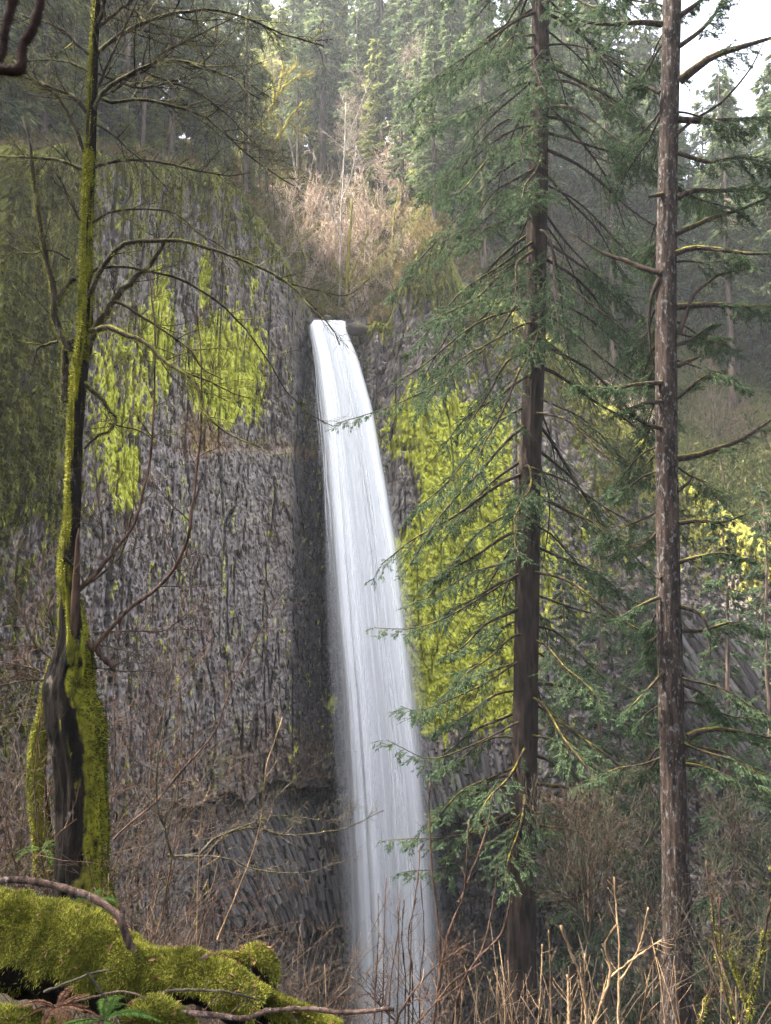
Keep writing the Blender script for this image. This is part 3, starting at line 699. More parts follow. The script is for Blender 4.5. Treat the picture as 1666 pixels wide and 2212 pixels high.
LK = ['full dark conifer ', 'tall drooping conifer ', 'narrow bushy conifer ', 'bare stemmed tall conifer ', 'pale lime tinted conifer ', 'small pale lime conifer ']
def lab_for(u, w, k):
    zn = 'the rim of the left wall' if u < 250 else 'the mossy corner of the left rim' if u < 560 else 'the clearing above the lip' if u < 860 else 'the bluff right of the lip' if u < 1130 else 'the drooping fir' if u < 1420 else 'the grey trunk on the right'
    return LK[k] + ('just behind ' if w < 14 else 'midway up the slope behind ' if w < 42 else 'high on the slope behind ') + zn, 'conifers behind ' + zn
GL = {'left': ('dim green conifer on the shaded slope above the left wall', 'conifers above the left wall'),
      'mid': ('hazy green conifer on the hillside directly above the waterfall', 'conifers above the waterfall'),
      'right': ('pale hazy conifer on the right hillside under the bright sky', 'conifers on the right hillside')}
spots = []
for tries in range(6000):
    u = rt.uniform(-350, 1900) if tries % 3 else rt.uniform(-100, 480); w = 3 + 95 * rt.random()**1.25
    if 560 < u < 830 and w < 22: continue
    if 380 < u < 640 and w < 9: continue
    if u < 490 and w > 24: continue
    if 480 < u < 600 and 24 < w < 60: continue
    if u > 1380 and w < 16: continue
    if u > 1250 and w < 8: continue
    if u > 1470 and w > 84: continue
    if 420 < u < 1350 and rt.random() < 0.0: continue
    x, y, z = hill(u, w); x, y = float(x), float(y)
    if shades(x, y, float(z), 29): continue
    if any((x - a)**2 + (y - b)**2 < ((2.7 if u < 480 else 3.5) + w * 0.012)**2 for a, b in spots): continue
    spots.append((x, y))
    k = rt.choice([0, 2, 2, 4, 2, 4, 1]) if u < 480 else rt.choice([0, 1, 2, 3, 0, 1, 3, 4, 5]) if 400 < u < 1000 else rt.choice([0, 1, 2, 3, 0, 1, 3, 2])
    put(u, w, k, rt.uniform(0.75, 1.25) * (1.1 if u > 1470 else 1.3 if (w > 32 and 420 < u < 1380) else 1), *lab_for(u, w, k))
    n_tr += 1
    if n_tr >= 270: break
for (u, w, k, s) in [(870, 13, 2, .75), (905, 9, 0, .7), (942, 20, 0, .9), (985, 8, 2, .8), (1025, 13, 1, .8), (1065, 7, 0, .8), (960, 32, 3, .9), (1110, 12, 2, .9), (1180, 10, 0, .9), (545, 14, 4, .8), (478, 17, 4, .8), (620, 36, 5, 1.2), (560, 34, 4, 1.1), (830, 26, 4, 1.0), (780, 34, 5, 1.3), (680, 40, 4, 1.3)]:
    put(u, w, k, s, *lab_for(u, w, k))
for (u, w, k, s) in [(1500, 42, 0, 1.2), (1535, 56, 1, 1.2), (1575, 40, 0, 1.1), (1610, 60, 2, 1.4), (1640, 44, 1, 1.1), (1675, 58, 0, 1.3), (1555, 72, 1, 1.3), (1480, 60, 1, 1.3), (1620, 28, 2, 1.0), (1700, 40, 3, 1.2)]:
    put(u, w, k, s, *lab_for(u, w, k))
# single conifers that stand out
put(515, 1.5, 3, 0.82, 'slim conifer with a bare grey trunk at the mossy corner of left rim', None)
put(250, 4.0, 3, 1.15, 'large dark conifer trunk on the slope behind the mossy maple', None)
for (u, Y, k, s, lb) in [(1290, 58, 0, 1.0, 'dark conifer standing behind and between the two large trunks'), (1560, 50, 1, 1.0, 'dark green conifer right of the grey lichened trunk, lower crown'),
                         (1650, 58, 0, 0.9, 'dark bushy conifer at the right edge below the mossy ridge'), (1385, 66, 2, 1.0, 'tall thin conifer close behind the grey lichened trunk'), (1215, 70, 2, 1.0, 'tall conifer just right of the drooping fir, deep in the gorge')]:
    x = (u - 833) / FD * Y; plant(MID[k], (x, Y, float(gz(x, Y)) - 0.4), rt.uniform(0, 6), s, lb)

for i, (x, y) in enumerate([(-20, 34), (-15.5, 27), (-17, 17), (-24, 22), (-27, 41), (-19, 4), (-11, 1)]):
    plant(MID[i % 3], (x, y, float(gz(x, y)) - .4), rt.uniform(0, 6), 0.95, 'tall shading conifer on the bank left of the viewpoint', 'conifer', 'conifers on the left bank')

# leafless trees and shrubs
def bare_proto(name, seed, H, spread, mat_t, mat_w, n_main, n_sub, rt_, depth=2, rmin=0.012, multi=False, wig=0.25):
    rnd = random.Random(seed); root = ob(name, None)
    T = Tubes(); Wt = Tubes()
    stems = n_main if multi else 1
    for sidx in range(stems):
        d = Vector((rnd.gauss(0, spread), rnd.gauss(0, spread), 1)).normalized() if multi else Vector((rnd.gauss(0, .08), rnd.gauss(0, .08), 1)).normalized()
        h = H * rnd.uniform(0.55, 1.0) if multi else H
        st_ = wander(Vector((rnd.gauss(0, .15 * multi), rnd.gauss(0, .15 * multi), -0.3)), d, h, 9, rnd, 0.13 if not multi else 0.18, 0.03)
        rr = rt_ * rnd.uniform(.6, 1)
        T.add(st_, [rr * (1 - 0.85 * k / 8) for k in range(9)], 5)
        if not multi:
            for q in range(n_main):
                t = rnd.uniform(0.25, 0.95) * 8; i = int(t); p = Vector(st_[i]).lerp(Vector(st_[min(i + 1, 8)]), t - i)
                b = wander(p, perp_dir(Vector((0, 0, 1)), R(rnd.uniform(35, 65)), rnd), H * rnd.uniform(.25, .5) * (1.15 - t / 9), 7, rnd, wig, 0.06)
                r2 = rr * 0.45 * (1.1 - t / 9)
                T.add(b, [max(rmin, r2 * (1 - 0.8 * k / 6)) for k in range(7)], 4)
                twigs(Wt, b, r2, rmin, rnd, n_sub, H * 0.16, depth, 0.2, (30, 65), wig, 0.04, 5, None, rmin)
        else: twigs(Wt, st_, rr, rmin, rnd, n_sub, h * 0.33, depth, 0.2, (25, 60), wig, 0.03, 5, None, rmin)
    ob('trunk' if not multi else 'stem', T.mesh('trunk', mat_t), root, 'stuff' if multi else None)
    ob('crown' if not multi else 'twigs', Wt.mesh('crown', mat_w), root, 'stuff')
    return root
ALD = [bare_proto('bare_alder', 300 + i, 16, 0, M_PALE_BARK, M_TWIG_PINK, 26, 6, 0.16) for i in range(2)]
MOSST = [bare_proto('mossy_maple', 320 + i, 12, 0, M_MOSS_BARK, M_TWIG_PINK, 13, 5, 0.24, wig=0.4) for i in range(2)]
PINK = [bare_proto('bare_shrub', 340 + i, 6.5, 0.45, M_TWIG_PINK, M_TWIG_PINK, 9, 7, 0.07, multi=True, rmin=0.026) for i in range(3)]
GREY = [bare_proto('bare_alder', 360 + i, 11, 0, M_TWIG_GREY, M_TWIG_GREY, 20, 6, 0.11, rmin=0.012) for i in range(2)]
def hp(u, w): 
    x, y, z = hill(u, w); return (float(x), float(y), float(z) - 0.15)
for (u, w, k, s, lb) in [(735, 24, 0, 1.05, 'slender pale barked alder rising behind the pink shrubs'), (890, 16, 1, 1.0, 'thin white trunked alder right of the falls, among conifers'), (800, 20, 0, 0.9, 'pale leafless alder between the white trunks above the falls'), (650, 30, 1, 1.1, 'pale leafless alder high behind the mossy maple'), (700, 40, 0, 1.2, 'tall pale leafless alder farthest up the gully')]:
    plant(ALD[k], hp(u, w), rt.uniform(0, 6), s, lb, 'bare tree')
for (u, w, k, s, lb) in [(640, 4, 1, 0.6, 'short mossy tree leaning over the left corner of lip'), (850, 9, 0, 0.7, 'short mossy tree on the bluff right of the lip')]:
    plant(MOSST[k], hp(u, w), rt.uniform(0, 6), s, lb, 'bare tree')
for i in range(34):
    u = rt.uniform(585, 880); w = rt.uniform(2.5, 22)
    if 670 < u < 742 and w < 6: w += 5
    plant(PINK[i % 3], hp(u, w), rt.uniform(0, 6), rt.uniform(0.6, 1.0) * (1.5 if w > 9 else 0.8), 'sunlit pinkish bare shrub ' + ('left of the lip corner' if u < 670 else 'straight above the lip' if u < 760 else 'right of the lip below the bluff') + (', low near the rim' if w < 9 else ', taller, farther back'), 'shrub', 'pink shrubs above the lip')
for i in range(42):
    u = rt.uniform(-60, 600) if i < 32 else rt.uniform(1150, 1750); w = rt.uniform(0.4, 12)
    plant(GREY[i % 2], hp(u, w), rt.uniform(0, 6), rt.uniform(0.6, 1.2), 'grey leafless sapling along the left rim' if i < 32 else 'grey leafless sapling on the mossy right slope', 'bare tree', 'grey saplings on the left rim' if i < 32 else 'grey saplings on the right slope')

for i in range(24):
    u = rt.uniform(760, 905) if i < 12 else rt.uniform(1120, 1660); w = rt.uniform(0.2, 1.8)
    plant((PINK if i % 2 else GREY)[i % 2], hp(u, w), rt.uniform(0, 6), rt.uniform(0.3, 0.6), 'scraggly leafless shrub on the very edge of ' + ('the bluff right of the lip' if i < 12 else 'the right wall'), 'shrub', 'shrubs on the edge of the right wall')
for i in range(16):
    u = rt.uniform(-50, 540); w = rt.uniform(0.6, 5); kk = 4 + i % 2
    put(u, w, kk, rt.uniform(0.22, 0.42), 'young conifer on the mossy edge of the left wall, ' + ('left of the maple trunk' if u < 185 else 'right of the maple trunk'), 'young conifers on the left rim')
# ground cover on the slopes
rg = np.random.default_rng(88)
def cover(n, u0, u1, w0, w1, l, wd2, seed, name, label, m=M_BRUSH):
    u = rg.uniform(u0, u1, n); w = w0 + (w1 - w0) * rg.random(n)**1.6
    x, y, z = hill(u, w); Sg = Sprigs()
    d = rg.normal(size=(n, 3)); d[:, 2] = np.abs(d[:, 2]) + 0.2; 
    Sg.add(np.stack([x, y, z + rg.uniform(-0.1, 0.5, n)], 1), d, l * rg.uniform(.5, 1.5, n), wd2 * rg.uniform(.5, 1.5, n))
    tag(ob(name, Sg.mesh(name, m, rg, 1.0)), label, 'undergrowth', kind='stuff')
cover(44000, -100, 1150, 1.5, 45, 0.6, 0.20, 1, 'undergrowth', 'brown and olive undergrowth covering the hillside above the rim')
cover(5000, 800, 960, -0.8, 5, 0.6, 0.2, 3, 'undergrowth', 'brown tufts on the edge of the bluff right of the lip')
cover(7000, -60, 560, -0.8, 4, 0.5, 0.16, 4, 'undergrowth', 'olive tufts hanging over the edge of the left wall')
cover(50000, 1100, 1760, 0.3, 50, 0.6, 0.15, 2, 'undergrowth', 'green mossy undergrowth covering the slope above the right wall', leaf_mat('slope_leaf', [(0.025, 0.035, 0.012), (0.055, 0.07, 0.02), (0.10, 0.115, 0.035), (0.09, 0.07, 0.04)], 0.25, 0.9))

# ------------------------------------------------------------------ the drooping fir (middle)
def needles_on(Sg, rng, pts, n, l, w, spread=0.75):
    """pointed sprigs set like a feather along a twig"""
    A = np.array([tuple(p) for p in pts]); m = len(A)
    t = np.sort(rng.uniform(0.12, 1.0, n)) * (m - 1); i = np.minimum(t.astype(int), m - 2); f = (t - i)[:, None]
    p = A[i] * (1 - f) + A[i + 1] * f; tg = A[i + 1] - A[i]; tg /= np.linalg.norm(tg, axis=1, keepdims=True) + 1e-9
    sd_ = np.cross(tg, np.array([0, 0, 1.0]) + 0.35 * rng.normal(size=tg.shape)); sd_ /= np.linalg.norm(sd_, axis=1, keepdims=True) + 1e-9
    sg = np.where(np.arange(n) % 2 == 0, 1.0, -1.0)[:, None]
    d = tg + sd_ * sg * spread * rng.uniform(0.5, 1.2, (n, 1)); d[:, 2] -= 0.15
    Sg.add(p, d, l * rng.uniform(0.6, 1.25, n) * (1.15 - 0.5 * t / (m - 1)), w * rng.uniform(0.7, 1.3, n))
def fir_branch(root, p0, az, L, k1, k2, k3, rb, seed, leaf=1.0, start=0.3, ntw=26, sl=0.125, sw=0.022, hang=0.5, pts=None, nm=M_NEEDLE, twl=0.85):
    rng = np.random.default_rng(seed); rnd = random.Random(seed)
    K = 11
    if pts is None:
        ss = np.linspace(0, 1, K); d = Vector((math.cos(az), math.sin(az), 0)); sd_ = Vector((-d.y, d.x, 0)); bend = rnd.uniform(-.15, .15)
        pts = [p0 + d * (L * s * (1 - 0.12 * s)) + sd_ * (bend * L * s * s + 0.03 * L * math.sin(5 * s + seed)) + Vector((0, 0, -L * (k1 * s + k2 * s * s - k3 * s**3) + 0.02 * L * math.sin(9 * s + seed))) for s in ss]
    else: pts = [Vector(p) for p in crom(pts, K)]; L = sum((pts[i + 1] - pts[i]).length for i in range(K - 1))
    T = Tubes(); off = p0
    T.add(pts, [rb * (1 - 0.82 * k / (K - 1)) + 0.004 for k in range(K)], 6, off)
    Sg = Sprigs(); any_ = False
    for q in range(ntw):
        s = start * 0.45 + (1 - start * 0.45) * (q + rnd.random()) / ntw; t = s * (K - 1); i = min(int(t), K - 2)
        p = pts[i].lerp(pts[i + 1], t - i); tg = (pts[i + 1] - pts[i]).normalized()
        sgn = 1 if q % 2 else -1
        sdv = tg.cross(Vector((0, 0, 1))); sdv = sdv.normalized() if sdv.length > 1e-3 else Vector((1, 0, 0))
        d = (tg * rnd.uniform(.5, 1.0) + sdv * sgn * rnd.uniform(0.4, 1.0) + Vector((0, 0, -hang * rnd.uniform(.2, 1.3)))).normalized()
        l = twl * rnd.uniform(.45, 1.2) * (0.45 + 0.75 * math.sin(math.pi * min(1, (s + 0.15)) * 0.9)) * min(1.3, L / 3.5)
        w = wander(p, d, l, 5, rnd, 0.12, -0.05)
        T.add(w, [max(0.0035, 0.012 * l * (1 - 0.7 * k / 4)) for k in range(5)], 3, off)
        if s > start or rnd.random() < 0.12:
            if rnd.random() > leaf: continue
            any_ = True
            o_ = [v - off for v in w]
            needles_on(Sg, rng, o_, int(14 + 30 * l / 0.8), sl, sw)
            for z_ in range(3):          # side twiglets
                j = rnd.randint(1, 3); sd2 = perp_dir((w[j + 1] - w[j]).normalized(), R(rnd.uniform(30, 60)), rnd); sd2.z = min(sd2.z, 0.1)
                w2 = wander(o_[j], sd2, l * 0.45, 4, rnd, 0.1, -0.06)
                needles_on(Sg, rng, w2, int(8 + 16 * l / 0.8), sl * 0.9, sw)
    if leaf > 0: needles_on(Sg, rng, [v - off for v in pts[int(K * 0.75):]], 14, sl, sw); any_ = True
    b = ob('branch', T.mesh('branch', M_BRANCH_FIR), root); b.location = p0 - Vector(root.location)
    if any_: ob('needles', Sg.mesh('needles', nm, rng, 0.4), b)
    return b
YF = 25.0
FTR = [(1178, -420, 19), (1172, -200, 20), (1168, 0, 21), (1166, 250, 23), (1160, 500, 24), (1155, 750, 25.5), (1147, 950, 26), (1141, 1150, 27), (1138, 1350, 28), (1135, 1550, 29), (1132, 1750, 29.5), (1128, 1950, 31), (1125, 2110, 35), (1122, 2240, 44)]

def trunk_mesh(name, tr, Y, m, base_off, moss=None, K=70, S_=26, ridge=0.05, seed=1, yoff=0.0):
    a = np.array([[*P(x, y, Y), r * Y / FD * (0.88 if Y > 15 else 0.84 if (Y < 9 and y < 1345) else 1)] for x, y, r in tr]); c = np.array(crom(a, K))
    th = np.linspace(0, 2 * math.pi, S_, endpoint=False)
    ct, sn = np.cos(th), np.sin(th)
    A, H = np.meshgrid(th, c[:, 2], indexing='ij'); A = A.T; H = H.T
    rad = c[:, 3:4] * (1 + ridge * (2 if Y > 15 else 2.6) * (fbm(np.cos(A) * 3.2 + 7, np.sin(A) * 3.2, H * (0.55 if Y > 15 else 2.4), seed, 5) - 0.5) + ridge * (1.2 if Y > 15 else 0.35) * np.abs(np.sin(A * (9.0 if Y > 15 else 6.5) + 5 * fbm(H * 1.1, np.cos(A) * 1.5, np.sin(A) * 1.5, s=seed, o=3))) - ridge * 0.6)
    Vt = np.stack([c[:, 0:1] + rad * ct[None], c[:, 1:2] + rad * sn[None], H], -1)
    i = np.arange(K - 1)[:, None]; j = np.arange(S_)[None]; j2 = (np.arange(S_) + 1)[None] % S_
    q = np.stack([i * S_ + j, (i + 1) * S_ + j, (i + 1) * S_ + j2, i * S_ + j2], -1).reshape(-1, 4)
    att = {'moss': moss(A, H)} if moss else None
    return mesh_np(name, Vt.reshape(-1, 3) - np.array(tuple(base_off)), q, None, [m], attrs=att), Vt
bp = P(1122, 2240, YF)
fir = thing('fir_tree', 'tall dark fir with drooping bare limbs, nearer the waterfall of the two trunks', 'conifer', bp)
tm, _ = trunk_mesh('trunk', FTR, YF, M_BARK_FIR, bp, K=200, S_=48, seed=4, ridge=0.10)
ob('trunk', tm, fir)
rf = random.Random(21)
def trunk_at(tr, Y, py):
    ys = [t[1] for t in tr]; x = np.interp(py, ys, [t[0] for t in tr]); r = np.interp(py, ys, [t[2] for t in tr]); return P(x, py, Y), r * Y / FD
sidx = 0
py = -380.0
while py < 1790:
    p, r = trunk_at(FTR, YF, py)
    side = (1, -1, 0)[sidx % 3]
    az = {1: rf.uniform(-50, 45), -1: 180 + rf.uniform(-45, 50), 0: rf.choice([rf.uniform(60, 120), rf.uniform(-125, -55)])}[side]
    az = R(az)
    t = (py + 380) / 2170
    L = np.interp(t, [0, 0.2, 0.45, 0.62, 0.8, 1.0], [3.2, 4.3, 4.9, 4.6, 4.3, 3.4]) * rf.uniform(0.65, 1.12)
    if math.cos(az) < -0.5 and py > 1150: L *= 0.92
    k1 = np.interp(t, [0, .3, .6, .75, 1], [0.25, 0.42, 0.45, 0.2, 0.12]) * rf.uniform(.6, 1.5); k2 = rf.uniform(.3, .7); k3 = k2 * rf.uniform(.3, .65)
    lf = 1.0 if rf.random() > 0.22 else 0.25
    pb = p + Vector((math.cos(az), math.sin(az), 0)) * r * 0.8
    fir_branch(fir, pb, az, L, k1, k2, k3, rf.uniform(.030, .058), 5000 + sidx, lf, rf.uniform(.22, .45) + (.2 if math.cos(az) > .2 and 150 < py < 1000 else 0), ntw=26, sl=.135, sw=.024, hang=.3)
    py += rf.uniform(9, 16) if py < 640 else rf.uniform(13, 23); sidx += 1
# traced limbs whose tips reach over the water
for k, (tr, rb) in enumerate([([(1125, 640), (1060, 740), (960, 820), (860, 872), (800, 893), (725, 915)], .035), ([(1120, 1240), (1040, 1290), (960, 1335), (890, 1358), (808, 1356)], .030), ([(1118, 1430), (1040, 1480), (950, 1520), (900, 1535), (865, 1525)], .028),
                              ([(1120, 1560), (1020, 1610), (930, 1640), (870, 1615), (836, 1598)], .028), ([(1116, 1770), (1040, 1795), (950, 1810), (880, 1812), (836, 1815)], .024), ([(1116, 1778), (1050, 1830), (960, 1875), (900, 1880), (866, 1885)], .022)]):
    pts = [P(x, y, YF - 0.4 - 0.25 * i) for i, (x, y) in enumerate(tr)]
    fir_branch(fir, pts[0], 0, 4, 0, 0, 0, rb, 7000 + k, 1.0, 0.45, ntw=20, pts=pts, twl=0.6)

# ------------------------------------------------------------------ the grey lichened trunk (right)
YG = 20.0
GTR = [(1462, -450, 18), (1456, -200, 21), (1452, 0, 22.5), (1446, 250, 23), (1441, 500, 24), (1439, 700, 25), (1440, 900, 26), (1442, 1100, 26.5), (1446, 1350, 27), (1452, 1600, 28.5), (1458, 1800, 30), (1462, 2000, 32), (1464, 2180, 36), (1466, 2300, 46)]
bg_ = P(1466, 2300, YG)
grey = thing('fir_tree', 'straight lichen-spotted grey fir trunk, the right one of the two large trunks', 'conifer', bg_)
tm, _ = trunk_mesh('trunk', GTR, YG, M_BARK_GREY, bg_, K=200, S_=48, seed=9, ridge=0.10)
ob('trunk', tm, grey)
tr_limbs = [  # (points, radius px, leaf, spread toward the camera)
    ([(1468, 175), (1500, 150), (1540, 122), (1600, 102), (1700, 72)], 11, .5), ([(1468, 35), (1500, 12), (1540, -20)], 8, .4), ([(1462, 258), (1530, 262), (1600, 258), (1720, 250)], 9, .8),
    ([(1462, 290), (1500, 258), (1560, 220), (1620, 150), (1650, 90)], 4, .0), ([(1462, 428), (1500, 412), (1560, 412), (1700, 405)], 8, .9), ([(1460, 505), (1500, 488), (1540, 470), (1600, 452), (1700, 410)], 7, .4),
    ([(1430, 52), (1380, 48), (1330, 52), (1270, 48), (1190, 20)], 7, .9), ([(1430, 590), (1390, 580), (1350, 562), (1305, 548), (1230, 500)], 8, .0), ([(1458, 548), (1500, 535), (1560, 540), (1620, 548), (1720, 545)], 7, .5),
    ([(1462, 663), (1540, 658), (1620, 662), (1740, 655)], 8, 1.), ([(1466, 722), (1482, 680), (1498, 638), (1530, 610), (1558, 592), (1620, 580)], 6, .2), ([(1430, 420), (1400, 425)], 6, 0.), ([(1425, 200), (1390, 186), (1360, 190)], 5, .7),
    ([(1462, 990), (1500, 985), (1553, 968), (1610, 945), (1690, 890)], 8, .3), ([(1462, 860), (1490, 838), (1520, 815), (1560, 800)], 5, .6), ([(1428, 827), (1380, 830), (1320, 838), (1240, 832)], 6, 1.), ([(1428, 868), (1390, 872), (1340, 890)], 6, .9),
    ([(1430, 925), (1400, 918), (1370, 900), (1340, 880)], 5, .2), ([(1462, 790), (1500, 775), (1516, 768)], 7, .0), ([(1462, 745), (1490, 735), (1540, 700)], 5, .9), ([(1425, 600), (1408, 640), (1402, 700), (1408, 770), (1418, 800)], 5, 0.),
    ([(1465, 1060), (1490, 1040), (1498, 1015)], 4, 0.), ([(1466, 1130), (1510, 1125), (1560, 1128), (1615, 1110)], 6, .2), ([(1466, 1215), (1500, 1205), (1560, 1195), (1620, 1210)], 5, 1.), ([(1470, 1310), (1510, 1325), (1530, 1360), (1535, 1420)], 5, .1),
    ([(1472, 1362), (1520, 1362), (1580, 1345), (1640, 1360)], 5, 1.), ([(1430, 1250), (1415, 1245)], 6, 0.), ([(1485, 1590), (1510, 1580), (1560, 1575), (1640, 1590), (1700, 1600)], 7, 1.), ([(1480, 1640), (1490, 1600), (1520, 1582)], 6, .3), ([(1480, 1650), (1530, 1660), (1600, 1690)], 5, 1.),
    ([(1425, 1290), (1380, 1310), (1330, 1340)], 4, .9), ([(1435, 1450), (1390, 1500), (1340, 1550)], 4, .8), ([(1478, 1480), (1520, 1500), (1570, 1560)], 4, 1.), ([(1468, 100), (1520, 60), (1560, 5), (1580, -60)], 6, 1.), ([(1465, 330), (1530, 350), (1600, 340), (1690, 360)], 6, 1.)]
for k, (tr, rp, lf) in enumerate(tr_limbs):
    ys = rf.uniform(-0.12, 0.12)
    pts = [P(x, y, YG - 0.15 + ys * i * 2) for i, (x, y) in enumerate(tr)]
    fir_branch(grey, pts[0], 0, 3, 0, 0, 0, rp * YG / FD * 0.95, 8000 + k, lf, 0.3, ntw=30 if lf > 0 else 7, pts=pts, twl=0.8, hang=0.4)
for k in range(46):                                   # branches toward and away from the viewer
    py = rf.uniform(-400, 1700); p, r = trunk_at(GTR, YG, py); az = R(rf.choice([rf.uniform(40, 140), rf.uniform(-30, 30), rf.uniform(60, 120), rf.uniform(150, 210) if py < 300 else 90]))
    fir_branch(grey, p + Vector((math.cos(az), math.sin(az), 0)) * r * .8, az, rf.uniform(1.6, 3.2), rf.uniform(0, .3), rf.uniform(.1, .4), .15, .028, 8600 + k, .8, .35, ntw=22)

# ------------------------------------------------------------------ mossy maple (left)
YM = 8.5
mb = P(176, 1900, YM)
maple = thing('mossy_maple', 'broken mossy maple trunk with thin arching limbs at the left', 'tree', mb)
MTR = [(174, 1960, 74), (176, 1900, 62), (178, 1800, 56), (177, 1700, 52), (171, 1610, 56), (160, 1545, 58), (149, 1485, 53), (158, 1425, 44), (160, 1370, 33), (152, 1300, 26), (148, 1240, 25), (152, 1160, 22.5), (158, 1080, 20), (161, 980, 19), (166, 880, 21), (172, 800, 21), (181, 745, 22), (185, 680, 18), (187, 600, 16), (188, 520, 15), (191, 430, 15), (196, 320, 14), (200, 230, 13), (204, 110, 11), (210, 0, 9.5), (216, -140, 8), (224, -320, 5)]
def maple_moss(A, H):
    pyy = 1106 - (H / YM * CP - SP) / (CP + H / YM * SP) * FD
    leftness = -np.cos(A); front = -np.sin(A)
    hi = 0.5 + 0.5 * leftness + 0.1 * front
    lowr = 0.34 - 0.75 * leftness - 0.15 * front
    bl = sstep(1290, 1430, pyy + 60 * np.cos(3 * A)); m = hi * (1 - bl) + lowr * bl
    m = np.where(pyy < 780, 0.62 + 0.25 * leftness, m)
    m = np.where(pyy < 330, 0.25 + 0.3 * leftness, m)
    return np.clip(m + 1.3 * (fbm(np.cos(A) * 3 + 4, np.sin(A) * 3, H * 2.6, 3, 4) - 0.5), 0, 1)
tm, TV = trunk_mesh('trunk', MTR, YM, M_BARK_MAPLE, mb, maple_moss, K=240, S_=64, ridge=0.19, seed=15)
mtrunk = ob('trunk', tm, maple)
def scatter_moss(Vg, mossv, off, n, l, w, seed, thr=0.45, down=0.6):
    """moss tufts on a tube given as a grid of rings"""
    rng = np.random.default_rng(seed); K, S_ = Vg.shape[:2]
    i = rng.integers(0, K - 1, n); j = rng.integers(0, S_, n); a, b = rng.random(n)[:, None], rng.random(n)[:, None]; j2 = (j + 1) % S_
    p = (Vg[i, j] * (1 - a) + Vg[i + 1, j] * a) * (1 - b) + (Vg[i, j2] * (1 - a) + Vg[i + 1, j2] * a) * b
    c = Vg.mean(1)[i]; nr = p - c; nr /= np.linalg.norm(nr, axis=1, keepdims=True) + 1e-9
    keep = rng.random(n) < sstep(thr - 0.15, thr + 0.2, mossv[i, j])
    d = nr + 0.55 * rng.normal(size=nr.shape); d[:, 2] -= down * rng.random(n)
    Sg = Sprigs(); Sg.add((p - np.array(tuple(off)) - nr * l * 0.1)[keep], d[keep], (l * rng.uniform(.4, 1.4, n))[keep], (w * rng.uniform(.6, 1.4, n))[keep])
    return Sg, rng
th_ = np.linspace(0, 2 * math.pi, 64, endpoint=False)
Am, Hm = np.meshgrid(th_, TV[:, 0, 2], indexing='ij'); mv = maple_moss(Am.T, Hm.T)
pyr = 1106 - (Hm.T / YM * CP - SP) / (CP + Hm.T / YM * SP) * FD
Sg, rng_ = scatter_moss(TV, np.where(pyr < 1400, mv, 0), mb, 60000, 0.028, 0.010, 51)
o = ob('moss', Sg.mesh('moss', M_MOSS, rng_, 1.0), maple, 'stuff')
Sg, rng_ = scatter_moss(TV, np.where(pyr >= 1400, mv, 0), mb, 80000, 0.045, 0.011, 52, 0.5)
o = ob('moss', Sg.mesh('moss', M_MOSS_SHADED, rng_, 1.0), maple, 'stuff'); o['label'] = 'moss coloured darker for shade on the swollen base'
rm = random.Random(77)
def limb(tr, r0, r1, Y=YM, dY=0.0, nt_=8, tl=0.5, depth=2, K=16, mossy=0, m=M_MAPLE_LIMB, root=maple, base=None, sides=7, grav=0.02, name='branch', knots=False):
    if root is maple and name == 'branch' and nt_ > 0 and abs(tr[0][0] - float(np.interp(tr[0][1], [t[1] for t in MTR[::-1]], [t[0] for t in MTR[::-1]]))) < 34:          # root the limb in the middle of the trunk
        tx = float(np.interp(tr[0][1], [t[1] for t in MTR[::-1]], [t[0] for t in MTR[::-1]]))
        tr = [(tx, tr[0][1] + 5)] + [q for q in tr if abs(q[0] - tx) > 6 or q is not tr[0]]
    base = mb if base is None else base
    pts = [P(x, y, Y + dY * i) for i, (x, y) in enumerate(tr)]
    pts = [Vector(p) for p in crom(pts, K)]
    for k in range(1, K): pts[k] = pts[k] + rvec(rm) * (r0 * Y / FD * 0.35)
    T = Tubes(); q0, q1 = r0 * Y / FD, r1 * Y / FD
    T.add(pts, [(q0 + (q1 - q0) * (k / (K - 1))**0.8) * ((rm.choice([.85, .9, 1., 1.45]) if k < K - 2 else 1.3) if knots else rm.uniform(.9, 1.12)) for k in range(K)], sides, pts[0])
    twigs(T, pts, q0, q1, rm, int(nt_ * 1.6), tl * 1.15, depth, 0.15, (25, 65), 0.2, grav, 6, pts[0], 0.0026 * Y / 8.5)
    b = ob(name, T.mesh(name, m), root); b.location = pts[0] - base
    if mossy:
        g = np.array([[tuple(p + Vector((math.cos(a), math.sin(a) * .6, math.sin(a))) * (q0 + (q1 - q0) * k / (K - 1))) for a in np.linspace(0, 6.28, 10, endpoint=False)] for k, p in enumerate(pts)])
        mvv = np.ones(g.shape[:2]); mvv[int(K * 0.75):] = 0.3
        Sg, rr = scatter_moss(g, mvv, pts[0], mossy, 0.024, 0.006, int(abs(tr[0][1])) + 3, 0.5, 1.0)
        ob('moss', Sg.mesh('moss', M_MOSS, rr, 1.0), b, 'stuff')
    return b
